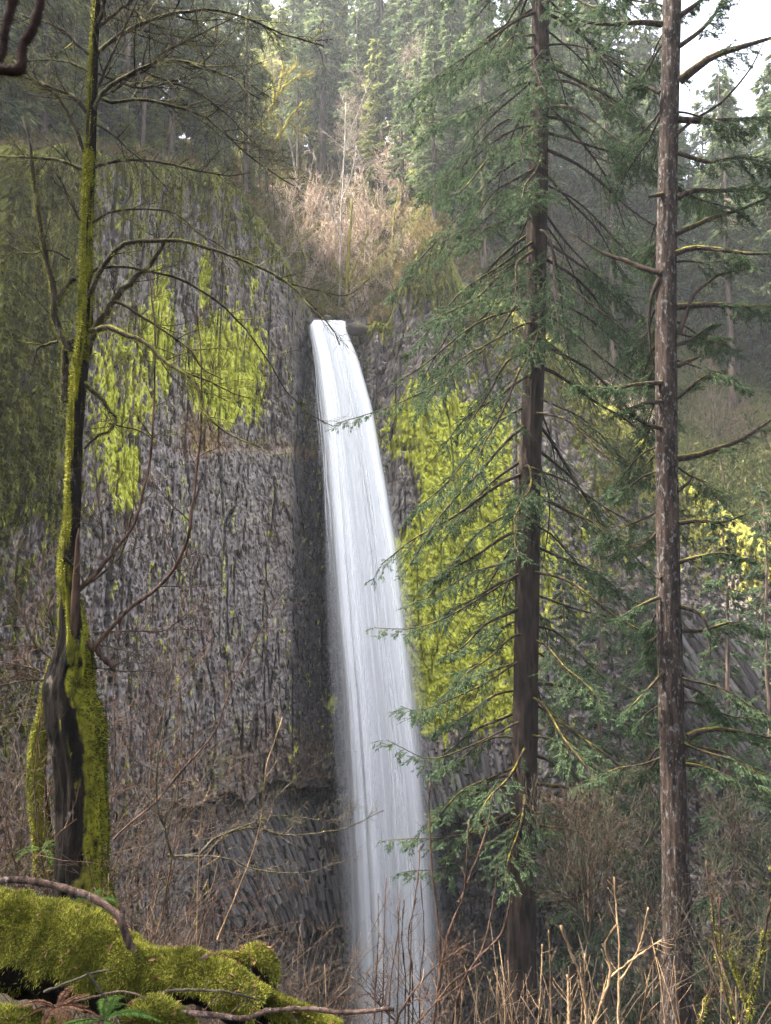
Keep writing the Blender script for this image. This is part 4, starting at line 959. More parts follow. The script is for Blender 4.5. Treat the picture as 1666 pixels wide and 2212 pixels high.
for tr, r0, r1, kw in [
    ([(150, 760), (145, 738), (132, 728), (120, 688), (118, 650), (112, 613), (100, 563), (85, 480), (75, 425), (68, 340), (50, 250)], 8.5, 3, dict(mossy=5000)),
    ([(142, 868), (141, 800), (143, 753), (160, 735)], 9, 7, dict(nt_=0, mossy=1200)), ([(120, 660), (130, 645), (145, 618), (162, 602)], 7, 5, dict(nt_=0, mossy=1500)),
    ([(198, 735), (205, 703), (225, 683), (245, 648), (280, 613), (310, 583), (340, 553), (370, 500)], 10, 3, dict(mossy=1600)),
    ([(195, 640), (200, 618), (215, 583), (235, 558), (265, 525), (325, 520), (380, 520), (450, 535), (505, 553), (550, 573), (625, 613), (665, 658), (710, 698), (735, 743)], 6.5, 1.2, dict(K=24, mossy=900, dY=-.05)),
    ([(595, 598), (625, 613), (690, 628), (750, 638), (800, 600)], 2, 1, dict(nt_=5, dY=-.05, tl=.25)), ([(205, 590), (220, 578), (280, 578), (325, 588), (390, 603), (450, 638), (500, 678), (540, 723), (575, 773), (600, 813), (625, 853), (675, 898), (720, 920)], 4, 1.1, dict(K=22, dY=.05)),
    ([(205, 712), (225, 708), (250, 713), (290, 730), (320, 743), (350, 773), (380, 793), (410, 818), (430, 848), (440, 893), (480, 928), (525, 953), (565, 968)], 7.5, 1.2, dict(K=24, mossy=5000, dY=-.06, nt_=12)),
    ([(400, 805), (450, 823), (505, 850), (540, 860)], 2.5, 1, dict(nt_=4)), ([(240, 650), (255, 653), (290, 673), (320, 693), (350, 713), (390, 738), (420, 768), (440, 798), (480, 820)], 4, 1.2, dict()),
    ([(180, 828), (190, 833), (215, 858), (235, 888), (252, 908), (240, 928), (210, 943), (185, 968)], 6.5, 2, dict(mossy=1500, nt_=5)), ([(235, 915), (300, 930), (330, 950)], 2.5, 1, dict(nt_=3)),
    ([(125, 738), (100, 745), (80, 753), (74, 780), (65, 808)], 3.5, 1.5, dict(nt_=4)),
    ([(205, 118), (215, 108), (250, 80), (290, 60), (350, 35), (450, 22), (550, 45), (600, 70), (700, 100)], 6, 1.6, dict(K=20, nt_=14, tl=.7, dY=.1)), ([(200, 240), (220, 200), (260, 172), (300, 150), (350, 132), (415, 135), (500, 170), (560, 215)], 5.5, 1.6, dict(K=20, nt_=14, tl=.7, dY=-.08)),
    ([(205, 208), (245, 195), (300, 150), (360, 110), (430, 75), (500, 40)], 4, 1.5, dict(nt_=12, tl=.6)), ([(210, 212), (245, 222), (300, 215), (375, 228), (435, 250), (475, 280), (525, 325), (575, 365), (635, 400)], 4.2, 1.3, dict(K=20, nt_=14, tl=.6, dY=.08)),
    ([(205, 362), (225, 355), (275, 345), (350, 352), (425, 368), (500, 380), (540, 372)], 4, 1.3, dict(nt_=8)), ([(200, 262), (210, 270), (250, 295), (280, 325), (310, 350), (370, 420)], 3, 1, dict()),
    ([(200, 482), (225, 465), (250, 455), (325, 452), (380, 462), (425, 500), (475, 530), (520, 575)], 3.2, 1, dict(nt_=9)), ([(200, 120), (185, 112), (165, 95), (145, 70), (100, 50), (40, 30)], 4.5, 1.5, dict(nt_=10)),
    ([(192, 245), (185, 235), (165, 215), (140, 200), (100, 185), (55, 165), (15, 145)], 5.5, 2, dict(nt_=10)), ([(195, 155), (150, 135), (100, 129), (50, 135), (0, 150)], 3, 1.2, dict(nt_=9)),
    ([(185, 330), (172, 300), (155, 260), (140, 230), (115, 200), (75, 175), (30, 130)], 5, 2, dict(nt_=8, mossy=500)), ([(188, 370), (175, 365), (125, 345), (50, 340), (-20, 338)], 4.5, 2, dict(nt_=8)),
    ([(182, 480), (172, 475), (150, 425), (125, 380), (100, 350)], 3, 1.2, dict(nt_=6)), ([(210, 60), (222, 20), (236, -60)], 5.5, 3, dict(nt_=6)), ([(190, 240), (215, 180), (250, 100), (290, 20), (320, -50)], 4, 1.5, dict(nt_=12, tl=.6)),
    ([(206, 60), (260, 20), (330, -30)], 4, 2, dict(nt_=10, tl=.7)), ([(203, 150), (300, 190), (380, 180), (470, 230), (560, 320)], 3, 1.1, dict(nt_=12, tl=.6)), ([(150, 560), (110, 540), (60, 548), (0, 520)], 2.6, 1.2, dict(nt_=8)),
    # shoots below the break
    ([(165, 1278), (210, 1236), (255, 1181), (280, 1146), (300, 1106), (325, 978), (335, 803), (333, 700), (325, 583)], 4.5, 1.3, dict(m=M_TWIG_DARK, K=22, nt_=9, dY=-.03)), ([(170, 1280), (185, 1266), (225, 1236), (260, 1201), (275, 1161), (285, 1100)], 3.4, 1.3, dict(m=M_TWIG_BROWN, nt_=7)),
    ([(200, 1405), (207, 1396), (235, 1361), (280, 1316), (325, 1281), (360, 1251), (390, 1206), (407, 1156), (415, 1106), (425, 1028), (435, 903), (435, 778), (425, 668)], 5.2, 1.3, dict(m=M_TWIG_DARK, K=26, nt_=9, dY=-.04)),
    ([(180, 1385), (205, 1401), (228, 1425), (248, 1448)], 8, 6, dict(m=M_TWIG_DARK, nt_=0, name='broken_stub')), ([(200, 1366), (275, 1363), (350, 1363), (380, 1346), (430, 1300)], 2.4, 1, dict(m=M_TWIG_DARK, nt_=8)), ([(195, 1390), (250, 1400), (310, 1420), (350, 1470)], 2, 1, dict(m=M_TWIG_BROWN, nt_=8)),
    ([(200, 1440), (260, 1450), (320, 1450), (370, 1460)], 2.2, 1, dict(m=M_TWIG_GREY, nt_=6)), ([(220, 1210), (222, 1150), (210, 1060), (205, 960)], 2.2, 1, dict(m=M_TWIG_BROWN, nt_=5)),
    ([(120, 1440), (110, 1421), (75, 1391), (50, 1331), (37, 1281), (35, 1206), (55, 1156)], 2.6, 1.1, dict(m=M_TWIG_BROWN, nt_=8)), ([(110, 1460), (60, 1440), (0, 1430)], 2.4, 1.2, dict(m=M_TWIG_DARK, nt_=8)), ([(105, 1470), (60, 1470), (10, 1480), (-40, 1500)], 2.4, 1.2, dict(m=M_TWIG_BROWN, nt_=9)),
    ([(125, 1400), (110, 1330), (90, 1260), (95, 1180)], 2.4, 1.2, dict(m=M_TWIG_BROWN, nt_=8))]:
    limb(tr, r0, r1, **kw)
# splintered heartwood where the trunk broke
Tsp = Tubes(); Tsp.add([tuple(P(x, y, YM - 0.10) - mb) for x, y in [(158, 1375), (162, 1310), (165, 1240), (168, 1165), (171, 1140)]], [.05, .05, .036, .02, .006], 5)
ob('splintered_wood', Tsp.mesh('splintered_wood', bark_mat('split_wood', (0.016, 0.010, 0.008), (0.07, 0.042, 0.03), sc=14)), maple)

# second mossy trunk behind
Y2 = 10.5; b2 = P(98, 1840, Y2)
t2 = thing('leaning_mossy_tree', 'short leaning trunk with bright yellow moss behind the maple base', 'tree', b2)
tr2 = [(102, 1900, 26), (98, 1840, 22), (90, 1780, 20), (80, 1690, 19), (86, 1600, 18), (98, 1540, 15), (106, 1480, 12), (118, 1420, 7)]
f2 = lambda A, H: np.clip(0.65 - 0.35 * np.cos(A) - 0.2 * np.sin(A), 0, 1)
tm, TV2 = trunk_mesh('trunk', tr2, Y2, M_BARK_MAPLE, b2, f2, K=60, S_=28, ridge=0.1, seed=33); ob('trunk', tm, t2)
A2, H2 = np.meshgrid(np.linspace(0, 6.283, 28, endpoint=False), TV2[:, 0, 2], indexing='ij')
Sg, rr = scatter_moss(TV2, f2(A2.T, H2.T), b2, 16000, 0.035, 0.012, 90); ob('moss', Sg.mesh('moss', M_MOSS, rr, 1.0), t2, 'stuff')

# mossy trees in the sunlit clearing above the lip
def far_tree(name, label, paths, Y, m, tw, depth=2, nt_=6, tl=2.2):
    b = P(*paths[0][0][0], Y); root = thing(name, label, 'tree', b)
    for tr, r0, r1 in paths: limb(tr, r0, r1, Y, rm.uniform(-.25, .25), nt_, tl, depth, 14, 0, m, root, b, 6, 0.05)
    return root
far_tree('mossy_maple', 'leafless maple with bright yellow moss on twisted limbs above the falls', [([(592, 345), (588, 315), (606, 292), (602, 265), (580, 250), (590, 225), (592, 190), (585, 165), (573, 138)], 6.5, 3), ([(590, 235), (600, 205), (605, 175), (612, 150), (605, 132)], 4.5, 2.5), ([(592, 215), (612, 190), (622, 165), (640, 143)], 4.5, 2.2), ([(612, 190), (640, 168), (662, 162), (682, 159)], 4, 2.5),
    ([(604, 290), (618, 270), (628, 252), (642, 235), (654, 222)], 4.5, 2.5), ([(600, 300), (578, 290), (568, 262), (574, 240)], 4, 2), ([(622, 262), (640, 275), (655, 282)], 3, 1.5), ([(584, 170), (572, 160), (566, 150)], 3, 1.5)], 99, M_MOSS_BARK, 0)
far_tree('mossy_tree', 'slim tree with yellow moss standing right at the lip of the falls', [([(752, 698), (750, 640), (751, 570), (757, 490), (760, 430)], 5.5, 2.5), ([(751, 610), (770, 565), (790, 520), (795, 490)], 3, 1.5), ([(752, 640), (735, 600), (720, 560)], 2.2, 1.2)], 91.5, M_MOSS_BARK, 0, nt_=5, tl=1.8)
far_tree('bare_alder', 'very thin pale trunk just left of the mossy tree at lip', [([(733, 690), (734, 620), (736, 540), (738, 450), (744, 330), (748, 220)], 2.6, 1.2), ([(736, 520), (720, 470), (712, 420)], 1.6, 1), ([(738, 430), (756, 390), (770, 330)], 1.6, 1)], 93, M_PALE_BARK, 0, nt_=7, tl=2)
far_tree('mossy_tree', 'crooked mossy branch leaning over the left corner of the lip', [([(660, 560), (648, 520), (640, 500), (655, 480)], 4, 2), ([(618, 545), (616, 510), (608, 480), (590, 455)], 3.5, 2), ([(650, 525), (670, 505), (682, 498)], 3.5, 2)], 90, M_MOSS_BARK, 0, nt_=4, tl=1.5)

# ------------------------------------------------------------------ fallen mossy log and stump in the foreground
YL = 4.5
def moss_body(name, label, cat, tr, Y, n, seed, K=60, S_=30, dY=0.0, l=0.024, base_i=0, squash=1.0):
    a = np.array([[*P(x, y, Y + dY * i), r * Y / FD] for i, (x, y, r) in enumerate(tr)]); c = np.array(crom(a, K)); c3 = c[:, :3]
    t = np.gradient(c3, axis=0); t /= np.linalg.norm(t, axis=1, keepdims=True)
    bn = np.cross(t, np.array([0, 1.0, 0])); bn /= np.linalg.norm(bn, axis=1, keepdims=True) + 1e-9; fw = np.cross(bn, t)
    th = np.linspace(0, 2 * math.pi, S_, endpoint=False); Vv = c3[:, None] + c[:, 3][:, None, None] * (bn[:, None] * np.cos(th)[None, :, None] + squash * fw[:, None] * np.sin(th)[None, :, None])
    cen = c3[:, None]; nr = (Vv - cen) / (c[:, 3][:, None, None] + 1e-9)
    dsp = c[:, 3][:, None] * (0.55 * (fbm(Vv[..., 0] * 5, Vv[..., 1] * 5, Vv[..., 2] * 3.2, seed, 4) - 0.5) * 1.6)
    Vv = Vv + nr * dsp[..., None]
    off = Vector(c3[base_i]) - Vector((0, 0, float(c[base_i, 3])))
    root = thing(name, label, cat, off)
    i = np.arange(K - 1)[:, None]; j = np.arange(S_)[None]; j2 = (np.arange(S_) + 1)[None] % S_
    q = np.stack([i * S_ + j, i * S_ + j2, (i + 1) * S_ + j2, (i + 1) * S_ + j], -1).reshape(-1, 4)
    # caps
    Vf = Vv.reshape(-1, 3); e0 = len(Vf); Vf = np.concatenate([Vf, [c3[0], c3[-1]]])
    T0 = np.stack([np.full(S_, e0), np.arange(S_), (np.arange(S_) + 1) % S_], 1); T1 = np.stack([np.full(S_, e0 + 1), (K - 1) * S_ + (np.arange(S_) + 1) % S_, (K - 1) * S_ + np.arange(S_)], 1)
    up = np.concatenate([(nr[..., 2] * 0.60 + 0.45 + 1.8 * (fbm(Vv[..., 0] * 4, Vv[..., 1] * 4, Vv[..., 2] * 2, seed + 3, 3) - 0.5)).ravel(), [0, 0]])
    ob('wood', mesh_np('wood', Vf - np.array(tuple(off)), q, np.concatenate([T0, T1]), [M_BARK_MAPLE], attrs={'moss': np.clip(up, 0, 1)}), root)
    Sg, rr = scatter_moss(Vv, up[:-2].reshape(K, S_), off, n, l, l * 0.2, seed, 0.42, 1.3)
    m = ob('moss', Sg.mesh('moss', M_MOSS, rr, 1.0), root, 'stuff')
    # dead leaves and needles lying on the moss
    q = np.argwhere(nr[..., 2] > 0.25); nl = max(30, n // 900); pk = q[rr.integers(0, len(q), nl)]
    Ld = Sprigs(); dl = rr.normal(size=(nl, 3)); dl[:, 2] *= 0.3
    Ld.add(Vv[pk[:, 0], pk[:, 1]] + nr[pk[:, 0], pk[:, 1]] * 0.014 + rr.normal(size=(nl, 3)) * 0.006 - np.array(tuple(off)), dl, 0.035 * rr.uniform(.5, 1.5, nl), 0.013 * rr.uniform(.5, 1.5, nl))
    ob('leaf_litter', Ld.mesh('leaf_litter', M_DEAD, rr, .4), root, 'stuff')
    return root
moss_body('mossy_log', 'thick fallen log covered in hanging yellow green moss, bottom left corner', 'log', [(-160, 2012, 96), (-60, 2022, 95), (40, 2030, 94), (120, 2058, 84), (200, 2082, 84), (280, 2104, 68), (350, 2112, 52), (410, 2108, 42), (450, 2122, 38), (500, 2150, 40), (560, 2185, 36)], YL, 230000, 61, K=110, S_=44, dY=-0.03)
moss_body('mossy_stump', 'small mossy stump with an arched top beside the log end', 'stump', [(450, 2096, 20), (480, 2090, 24), (520, 2084, 22), (548, 2078, 33), (566, 2104, 33), (562, 2160, 27), (555, 2230, 26)], YL - 0.1, 80000, 62, K=60, S_=26)
moss_body('mossy_root', 'low mossy root sloping down right of the stump, bottom edge', 'root', [(565, 2165, 18), (610, 2190, 24), (660, 2212, 26), (720, 2245, 32)], YL - 0.2, 50000, 63, K=40, S_=24)
moss_body('mossy_mound', 'low mossy mound in front of the log at bottom left corner', 'mound', [(-80, 2225, 40), (20, 2215, 36), (90, 2240, 40), (170, 2262, 42)], YL - 0.7, 40000, 64, K=40, S_=24)
moss_body('mossy_hummock', 'small brown mossy hummock at the foot of arching branch', 'mound', [(285, 2215, 30), (330, 2195, 34), (370, 2215, 34), (400, 2250, 36)], YL - 0.6, 30000, 65, K=34, S_=22)
def stick(name, label, tr, r0, r1, Y, m, nt_=0, tl=.2, K=20, dY=0.0, cat='branch', jit=.25):
    pts = [Vector(p) for p in crom([P(x, y, Y + dY * i) for i, (x, y) in enumerate(tr)], K)]
    for k in range(K): pts[k] = pts[k] + rvec(rm) * (r0 * Y / FD * jit)
    T = Tubes(); off = pts[0]
    T.add(pts, [(r0 + (r1 - r0) * k / (K - 1)) * Y / FD * rm.uniform(.88, 1.15) for k in range(K)], 9, off)
    if nt_: twigs(T, pts, r0 * Y / FD, r1 * Y / FD, rm, nt_, tl, 2, .15, (30, 70), .2, .02, 5, off, 0.0011)
    o = tag(ob(name, T.mesh(name, m)), label, cat); o.location = off; return o
M_LOGBR = bark_mat('bare_branch', (0.03, 0.02, 0.017), (0.16, 0.105, 0.085), lichen=(0.24, 0.21, 0.19), lf=(.58, .7), sc=25, blotch=20)
stick('arching_branch', 'bare dark branch arching over the mossy log from left edge', [(-60, 1915), (0, 1904), (60, 1901), (125, 1914), (200, 1939), (245, 1969), (265, 1989), (272, 2019), (290, 2059), (300, 2094), (312, 2125), (326, 2165)], 6, 9.5, YL - .25, M_LOGBR, 3, .12, 30)
stick('bare_branch', 'pale peeling branch standing between the log end and stump', [(428, 2190), (432, 2150), (437, 2099), (432, 2082), (436, 2072), (450, 2064)], 6.5, 5, YL - .25, M_LOGBR, 0)
stick('bare_branch', 'long pale fallen branch lying along the bottom edge', [(360, 2184), (450, 2191), (525, 2201), (575, 2184), (650, 2179), (740, 2186), (850, 2180)], 6, 4, YL - .6, M_LOGBR, 6, .25, 26)
stick('bare_branch', 'thin forked twig curving before the stump', [(335, 2174), (345, 2149), (380, 2139), (450, 2139), (500, 2144), (560, 2160)], 3.2, 2, YL - .5, M_TWIG_GREY, 6, .2)
stick('bare_branch', 'thin dead stick leaning across the front of mossy log', [(95, 2143), (195, 2104), (240, 2094)], 3, 2, YL - .6, M_TWIG_GREY, 0)
stick('bare_branch', 'crossing thin stick propped on the dark underside of log', [(190, 2100), (230, 2160), (265, 2212)], 2.6, 2, YL - .65, M_TWIG_GREY, 0)
stick('bare_branch', 'low curved twig over the fern toward the hummock', [(160, 2165), (250, 2143), (300, 2150), (330, 2175)], 2.6, 1.8, YL - .6, M_TWIG_BROWN, 3, .15)
stick('near_branch', 'blurred dark hooked branch very near the camera, top left corner', [(92, -20), (84, 20), (70, 65), (48, 100), (47, 140), (36, 153), (0, 150), (-60, 140)], 10.5, 13, 0.55, bark_mat('near_bark', (0.014, 0.008, 0.007), (0.05, 0.028, 0.024), sc=60), 0, K=26, jit=.06)
stick('near_branch', 'blurred dark straight twig at left edge of the top corner', [(32, -20), (22, 20), (10, 75), (2, 125), (-20, 170)], 13, 8, 0.58, bpy.data.materials['near_bark'], 0, jit=.06)

# sword fern and dead bracken
def fern(name, label, px, py, Y, n, L, m, seed, spread=(0, 6.28), lift=0.7):
    rnd = random.Random(seed); rng = np.random.default_rng(seed); base = P(px, py, Y)
    root = thing(name, label, 'fern', base)
    for k in range(n):
        az = rnd.uniform(*spread); d = Vector((math.cos(az), math.sin(az) * .8, rnd.uniform(.3, 1) * lift)).normalized()
        w = wander(Vector((0, 0, 0)), d, L * rnd.uniform(.7, 1.15), 9, rnd, .11, -.14)
        A = np.array([tuple(p) for p in w]); T = Tubes(); T.add(w, [.0028 * (1 - .6 * i / 8) for i in range(9)], 3)
        Sg = Sprigs(); q = 72; t = np.linspace(.6, 7.9, q); i = np.minimum(t.astype(int), 7); f = (t - i)[:, None]; p = A[i] * (1 - f) + A[i + 1] * f; tg = A[i + 1] - A[i]; tg /= np.linalg.norm(tg, axis=1, keepdims=True)
        sd_ = np.cross(tg, np.array([0, 0, 1.0])); sd_ /= np.linalg.norm(sd_, axis=1, keepdims=True) + 1e-9
        sg = np.where(np.arange(q) % 2 == 0, 1., -1.)[:, None]; dd = sd_ * sg + tg * .45; dd[:, 2] -= .15
        Sg.add(p, dd, L * .17 * np.sin(np.pi * np.clip(t / 8.4, .12, 1))**.8 * rng.uniform(.7, 1.1, q), L * .026)
        Vb, Qb, Tb = T.arrays(); Vs, Qs, ti = Sg.arrays(rng, .1)
        ob('frond', mesh_np('frond', np.concatenate([Vs, Vb]), np.concatenate([Qs, Qb + len(Vs)]), Tb + len(Vs), [m], smooth=False, attrs={'tint': np.concatenate([ti, np.zeros(len(Vb))])}), root)
    return root
fern('sword_fern', 'green sword fern growing below the mossy log', 225, 2205, YL - .75, 9, .26, M_FERN, 5)
fern('sword_fern', 'small green fern by the foot of the leaning mossy trunk', 92, 1835, 9.6, 7, .34, M_FERN, 8)
fern('dead_fern', 'withered reddish brown fern under the log, bottom left', 122, 2178, YL - .7, 13, .17, M_DEAD, 9)
fern('sword_fern', 'grey green fern peeping over the log beneath the arching branch', 205, 1945, YL + .5, 6, .2, M_FERN, 11)

# ------------------------------------------------------------------ shrubs and saplings in front of the gorge
def sap(name, label, paths, Y, m, nt_=8, tl=.35, mossy=0, depth=2):
    b = P(paths[0][0][0][0], paths[0][0][0][1], Y); root = thing(name, label, 'shrub' if 'shrub' in name else 'sapling', b)
    for tr, r0, r1 in paths:
        limb(tr, r0 * .62, r1 * .62, Y, rm.uniform(-.05, .05), nt_, tl, depth, 26, mossy, m, root, b, 6, 0.05, 'stem', True)
    return root
sap('mossy_sapling', 'thin mossy sapling with an arching branch in front of the water', [([(380, 1859), (367, 1839), (355, 1789), (340, 1744), (340, 1646), (355, 1556), (360, 1456), (362, 1380)], 5, 1.5), ([(372, 1850), (430, 1844), (475, 1804), (550, 1789), (625, 1804), (740, 1791), (800, 1764), (830, 1750)], 5, 1.2), ([(470, 1808), (540, 1780), (600, 1762), (700, 1772), (760, 1770)], 3, 1), ([(400, 1850), (480, 1852), (560, 1880), (660, 1885), (740, 1860)], 3, 1)], 7, M_TWIG_GREY, 9, .3, 120)
sap('bare_sapling', 'long dark leaning stem crossing the grey rock face', [([(245, 1814), (280, 1779), (340, 1729), (400, 1656), (465, 1581), (492, 1506), (530, 1426), (565, 1356), (620, 1266)], 4, 1.2), ([(345, 1560), (365, 1496), (400, 1456), (460, 1376)], 2.5, 1)], 7.6, M_TWIG_DARK, 6, .35)
sap('bare_sapling', 'tall golden brown stem bending up before the rock columns', [([(470, 2030), (520, 1909), (545, 1844), (565, 1764), (575, 1659), (585, 1626), (610, 1551)], 3, 1.2)], 5.6, M_TWIG_GOLD, 3, .15)
sap('bare_sapling', 'reddish thin stem left of the golden brown stem', [([(430, 2050), (450, 1950), (480, 1830), (490, 1720), (500, 1640)], 2.4, 1)], 5.8, M_TWIG_BROWN, 5, .2)
sap('bare_sapling', 'long thin upright shoot left of the rock columns', [([(425, 2060), (426, 1980), (428, 1900), (432, 1820), (440, 1700)], 2.2, 1)], 5.2, M_TWIG_GOLD, 4, .2)
sap('bare_shrub', 'upright brown stemmed shrub rising against the foot of falls', [([(948, 2260), (950, 2084), (948, 2009), (935, 1899), (928, 1784), (928, 1689)], 6, 2), ([(930, 2260), (963, 2039), (1003, 1924), (1013, 1774)], 5, 2.2), ([(990, 1950), (1003, 1924), (1048, 1804), (1065, 1714)], 4, 2), ([(970, 2240), (1000, 2120), (1033, 2069), (1048, 2029), (1068, 1939), (1073, 1869)], 5, 2.2), ([(1033, 2069), (1080, 2020), (1100, 1960), (1105, 1925)], 3.5, 2)], 5.5, M_TWIG_DARK, 5, .14, 0, 1)
sap('bare_shrub', 'thicket of thin dark stems in front of the lower falls', [([(805 + k * 17, 2260), (812 + k * 16, 2120), (818 + k * 15 + rm.uniform(-12, 12), 2020), (830 + k * 14 + rm.uniform(-14, 14), 1900 + rm.uniform(-10, 60))], 3.6, 1.6) for k in range(7)] + [([(880, 2250), (886, 2120), (890, 1990), (905, 1880), (907, 1825)], 4, 1.5)], 5.0, M_TWIG_DARK, 4, .14, 0, 1)
sap('bare_shrub', 'low spreading dark twigs at the very foot of falls', [([(840, 2240), (880, 2160), (940, 2090), (1010, 2040)], 5, 2), ([(850, 2260), (920, 2190), (980, 2120), (1040, 2080)], 5, 2), ([(860, 2212), (800, 2150), (760, 2110)], 3, 1.5)], 4.6, M_TWIG_DARK, 9, .2, 0, 2)
sap('bare_shrub', 'sunlit golden stemmed shrub with bent forks in the right foreground', [([(1283, 2260), (1285, 2209), (1318, 2109), (1308, 2039), (1333, 1999)], 6, 3), ([(1336, 2260), (1336, 2209), (1338, 2059), (1333, 1979), (1326, 1894)], 5, 2.6), ([(1340, 2120), (1380, 2050), (1400, 1960)], 4, 2.4), ([(1320, 2110), (1370, 2070), (1430, 2030)], 4, 2), ([(1375, 2260), (1400, 2120), (1420, 2050)], 4, 2)], 4.8, M_TWIG_GOLD, 5, .16, 0, 1)
sap('bare_shrub', 'tan shrub of thick blunt stems right of the fir trunk', [([(1275, 2270), (1258, 2124), (1233, 2059), (1213, 1999)], 5.5, 4), ([(1230, 2260), (1228, 2160), (1226, 2105)], 5, 4), ([(1195, 2260), (1190, 2130), (1186, 2010)], 3.5, 2), ([(1160, 2260), (1168, 2140), (1172, 2040)], 3.5, 2), ([(1250, 2260), (1262, 2150), (1264, 2060)], 3.5, 2)], 4.6, M_TWIG_GOLD, 5, .14, 0, 1)
sap('bare_shrub', 'brown stems with knobbly tips at the right, before dark slope', [([(1585, 2260), (1583, 2209), (1553, 2084), (1538, 1959), (1526, 1859)], 5, 2.4), ([(1600, 2260), (1593, 2200), (1563, 2084), (1555, 2019), (1555, 1939)], 4.6, 2), ([(1500, 2250), (1530, 2150), (1540, 2120)], 3, 2)], 6, M_TWIG_DARK, 6, .2, 300, 2)
sap('mossy_sapling', 'mossy leaning stem in the bottom right corner', [([(1610, 2270), (1618, 2200), (1633, 2109), (1658, 1984), (1670, 1940)], 7, 5), ([(1620, 2190), (1590, 2100), (1560, 2020)], 3, 1.5)], 6.5, M_MAPLE_LIMB, 6, .3, 1500)
sap('bare_sapling', 'pale fan of thin upright shoots between the two large trunks', [([(1265, 2060), (1268, 2010), (1210, 1900), (1165, 1790), (1150, 1740)], 3.4, 1.2), ([(1268, 2030), (1235, 1880), (1200, 1720)], 3, 1.1), ([(1268, 2020), (1258, 1900), (1250, 1760)], 3, 1.1), ([(1270, 2030), (1300, 1880), (1330, 1700)], 3.2, 1.1), ([(1270, 2030), (1330, 1880), (1380, 1690)], 3, 1.1), ([(1272, 2040), (1350, 1900), (1430, 1760)], 3, 1.1), ([(1272, 2040), (1290, 1850), (1285, 1720)], 2.8, 1.)], 9.5, M_TWIG_GREY, 10, .6, 0, 2)
sap('bare_sapling', 'dark crooked sapling behind the pale fan of shoots', [([(1272, 1990), (1272, 1939), (1275, 1839), (1313, 1809)], 4.5, 2), ([(1274, 1850), (1262, 1790), (1250, 1740)], 3, 1.5)], 12, M_TWIG_DARK, 10, .7)
sap('bare_sapling', 'grey twiggy sapling crossing the base of the grey trunk', [([(1400, 2150), (1450, 2050), (1500, 1950), (1560, 1860)], 3, 1), ([(1420, 2100), (1400, 1980), (1370, 1850)], 3, 1), ([(1440, 2140), (1540, 2080), (1640, 2000)], 3, 1)], 9, M_TWIG_GREY, 10, .5)
sap('bare_sapling', 'grey sapling with fine shoots at the right edge', [([(1640, 2150), (1600, 2000), (1540, 1830)], 3, 1), ([(1650, 2150), (1660, 1950), (1620, 1760)], 3, 1), ([(1655, 1900), (1600, 1850), (1560, 1740)], 2.5, 1)], 10, M_TWIG_GREY, 12, .6)
def shrub_proto(seed, H, n, m, spread, r, nsub, rmin=0.0014, depth=2, arch=-0.04):
    rnd = random.Random(seed); root = ob('bare_shrub', None); 
    for s in range(n):
        T = Tubes(); d = Vector((rnd.gauss(0, spread), rnd.gauss(0, spread), 1)).normalized()
        st_ = wander(Vector((rnd.gauss(0, .12), rnd.gauss(0, .12), -.1)), d, H * rnd.uniform(.5, 1.05), 9, rnd, .16, arch)
        rr = r * rnd.uniform(.6, 1.1); T.add(st_, [rr * (1 - .7 * k / 8) for k in range(9)], 5)
        twigs(T, st_, rr, rr * .3, rnd, nsub, H * .28, depth, .2, (25, 60), .2, .0, 5, None, rmin)
        ob('stem', T.mesh('stem', m), root)
    return root
SHB = [shrub_proto(400, 1.5, 9, M_TWIG_BROWN, .45, .007, 6), shrub_proto(401, 1.2, 10, M_TWIG_BROWN, .6, .006, 6), shrub_proto(402, 1.7, 8, M_TWIG_BROWN, .35, .008, 6), shrub_proto(403, 1.3, 7, M_TWIG_GOLD, .35, .007, 4)]
SHT = [shrub_proto(410, 1.3, 8, M_TWIG_GOLD, .18, .008, 3, .0018, 1, .02), shrub_proto(411, 1.5, 7, M_TWIG_BROWN, .2, .008, 4, .0018, 1, .02)]
SHG = [shrub_proto(420, 3.2, 6, M_TWIG_GREY, .3, .014, 7, .0026, 2, .02), shrub_proto(421, 2.6, 7, M_TWIG_BROWN, .4, .012, 7, .0026, 2, .0)]
SHW = [shrub_proto(430, 3.4, 5, M_TWIG_BROWN, .35, .009, 9, .0022, 2, .01), shrub_proto(431, 3.0, 5, M_TWIG_DARK, .45, .009, 9, .0022, 2, .0), shrub_proto(432, 2.6, 6, M_TWIG_GREY, .5, .008, 9, .0022, 2, .0)]
rs = random.Random(9)
for i in range(17):
    Y = rs.uniform(7.2, 12); px = rs.uniform(-60, 360) if i < 17 else rs.uniform(470, 620)
    if px < 330: Y = rs.uniform(9.6, 12.5)
    px = px if i < 20 else rs.uniform(470, 620); x = (px - 833) / FD * Y; zt_ = P(px, rs.uniform(1180, 1620) if i < 17 else rs.uniform(1600, 1800), Y).z; g = float(gz(x, Y))
    plant(SHW[i % 3], (x, Y, g), rs.uniform(0, 6), min(2.0, max(.6, (zt_ - g) / 2.7)), ('wiry brown sapling ', 'wiry dark sapling ', 'wiry grey sapling ')[i % 3] + ('left of the mossy maple' if px < 100 else 'at the maple base' if px < 250 else 'before the grey rock face' if px < 470 else 'before the rock columns'), 'sapling', 'wiry saplings near the mossy maple')
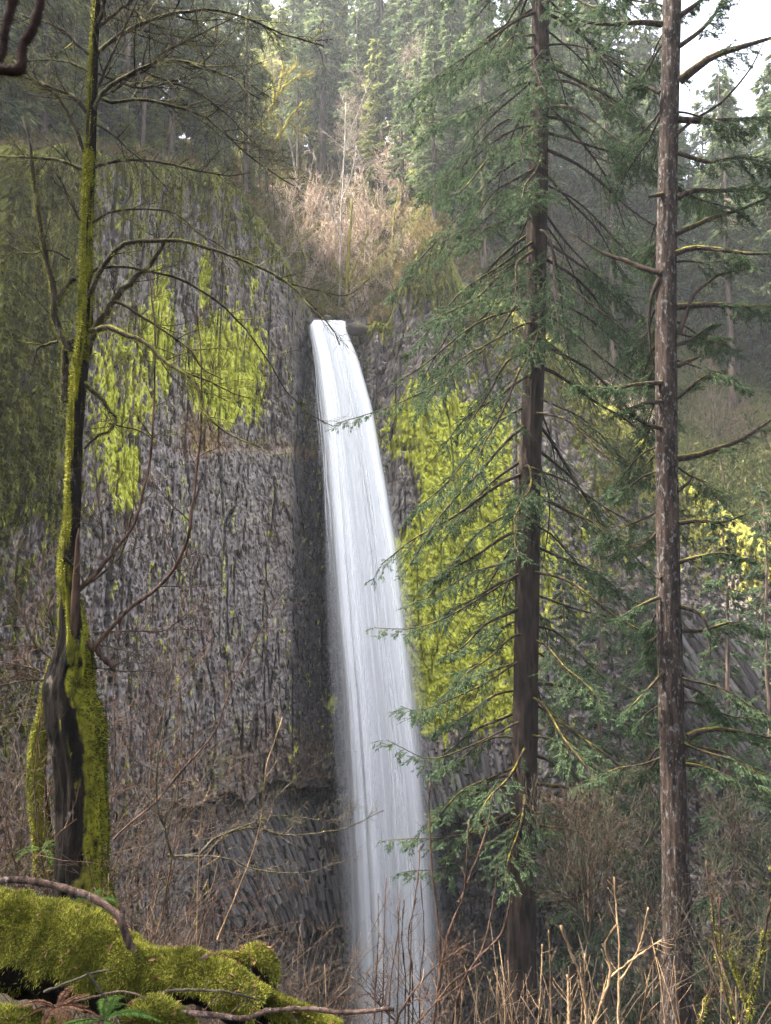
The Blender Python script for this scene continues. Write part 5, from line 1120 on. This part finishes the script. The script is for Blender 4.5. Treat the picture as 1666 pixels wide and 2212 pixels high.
for i in range(46):
    Y = rs.uniform(5.2, 9.5); px = rs.uniform(180, 720) if i > 8 else rs.uniform(-60, 200); x = (px - 833) / FD * Y
    if i <= 8: Y = rs.uniform(9.5, 12); x = (px - 833) / FD * Y
    zt_ = P(px, rs.uniform(1850, 2010) if px < 430 else rs.uniform(1940, 2090), Y).z; g = float(gz(x, Y))
    plant(SHB[rs.choice([0, 0, 1, 1, 2, 2, 3])], (x, Y, g), rs.uniform(0, 6), min(2.4, max(.7, (zt_ - g) / 1.25)), ('leafless brown shrub ' + ('behind the arching branch' if px < 330 else 'behind the log end' if px < 460 else 'behind the mossy stump' if px < 590 else 'left of the foot of the falls') + (', close behind' if Y < 6.6 else ', farther down the slope')) if i > 8 else 'leafless brown shrub around the foot of the mossy maple', 'shrub', 'thicket behind the log' if i > 8 else 'shrubs at the maple foot')
for i in range(26):
    Y = rs.uniform(3.8, 6.5); px = rs.uniform(960, 1700); x = (px - 833) / FD * Y; zt_ = P(px, rs.uniform(1990, 2170), Y).z
    g = float(gz(x, Y)); s = rs.uniform(.6, 1.1)
    plant(SHT[i % 2], (x, Y, g), rs.uniform(0, 6), min(1.9, max(.5, (zt_ - g) / 1.4)), 'low upright ' + ('tan' if i % 2 == 0 else 'brown') + ' stemmed shrub ' + ('right of the foot of the falls' if px < 1100 else 'below the drooping fir' if px < 1300 else 'left of the grey trunk base' if px < 1450 else 'right of the grey trunk base'), 'shrub', 'tan stemmed shrubs in the right foreground')
for i in range(9):
    Y = rs.uniform(10, 20); px = rs.uniform(640, 1720); x = (px - 833) / FD * Y
    if px < 960: px += 300
    x = (px - 833) / FD * Y; zt_ = P(px, rs.uniform(1880, 2090) - (90 if px > 1480 else 0), Y).z; g = float(gz(x, Y))
    plant(SHG[i % 2], (x, Y, g), rs.uniform(0, 6), min(1.35, max(.5, (zt_ - g) / 2.7)), ('thin grey' if i % 2 == 0 else 'thin brown') + ' leafless shrub on the slope ' + ('left of the fir trunk base' if px < 1110 else 'between the two large trunks' if px < 1450 else 'right of the grey trunk base'), 'shrub', 'grey shrubs on the lower slope')
for i in range(5):
    Y = rs.uniform(30, 58); x = rs.uniform(8, 46) * Y / 58; 
    plant(GREY[i % 2], (x, Y, float(gz(x, Y)) - .1), rs.uniform(0, 6), rs.uniform(.3, .6), 'small leafless tree on the dim slope under the right wall', 'bare tree', 'small trees under the right wall')
# ivy and leaf litter on the right slope
n = 60000; x = rg.uniform(-4, 60, n); y = rg.uniform(22, 80, n); x = x * (0.35 + y / 90); z = gz(x, y)
Sg = Sprigs(); d = rg.normal(size=(n, 3)); d[:, 2] = np.abs(d[:, 2]); Sg.add(np.stack([x, y, z + rg.uniform(0, .35, n)], 1), d, .34 * rg.uniform(.5, 1.4, n), .16 * rg.uniform(.5, 1.4, n))
tag(ob('ground_cover', Sg.mesh('ground_cover', leaf_mat('ivy', [(.025, .016, .012), (.05, .033, .024), (.028, .042, .012), (.05, .078, .02)], .2, .8), rg, 1.0)), 'dark ivy and litter covering the slope under the right wall', 'ground cover', kind='stuff')

# ------------------------------------------------------------------ haze in the gorge
hzb = bpy.data.meshes.new('haze')
X1, X2, Y1, Y2_, Z1, Z2 = -520, 560, -170, 520, -64, 150
hzb.from_pydata([(a, b, c) for a in (X1, X2) for b in (Y1, Y2_) for c in (Z1, Z2)], [], [(0, 1, 3, 2), (4, 6, 7, 5), (0, 4, 5, 1), (2, 3, 7, 6), (0, 2, 6, 4), (1, 5, 7, 3)])
hm = bpy.data.materials.new('haze'); hm.use_nodes = True; hn = hm.node_tree; hn.nodes.clear()
ho = hn.nodes.new('ShaderNodeOutputMaterial'); hv = hn.nodes.new('ShaderNodeVolumePrincipled')
hv.inputs['Color'].default_value = (0.86, 0.92, 1.0, 1); hv.inputs['Density'].default_value = HAZE; hv.inputs['Anisotropy'].default_value = 0.2
hn.links.new(hv.outputs[0], ho.inputs['Volume']); hzb.materials.append(hm)
if HAZE > 0: tag(ob('haze', hzb), 'thin bluish haze filling the gorge', 'haze', kind='stuff')
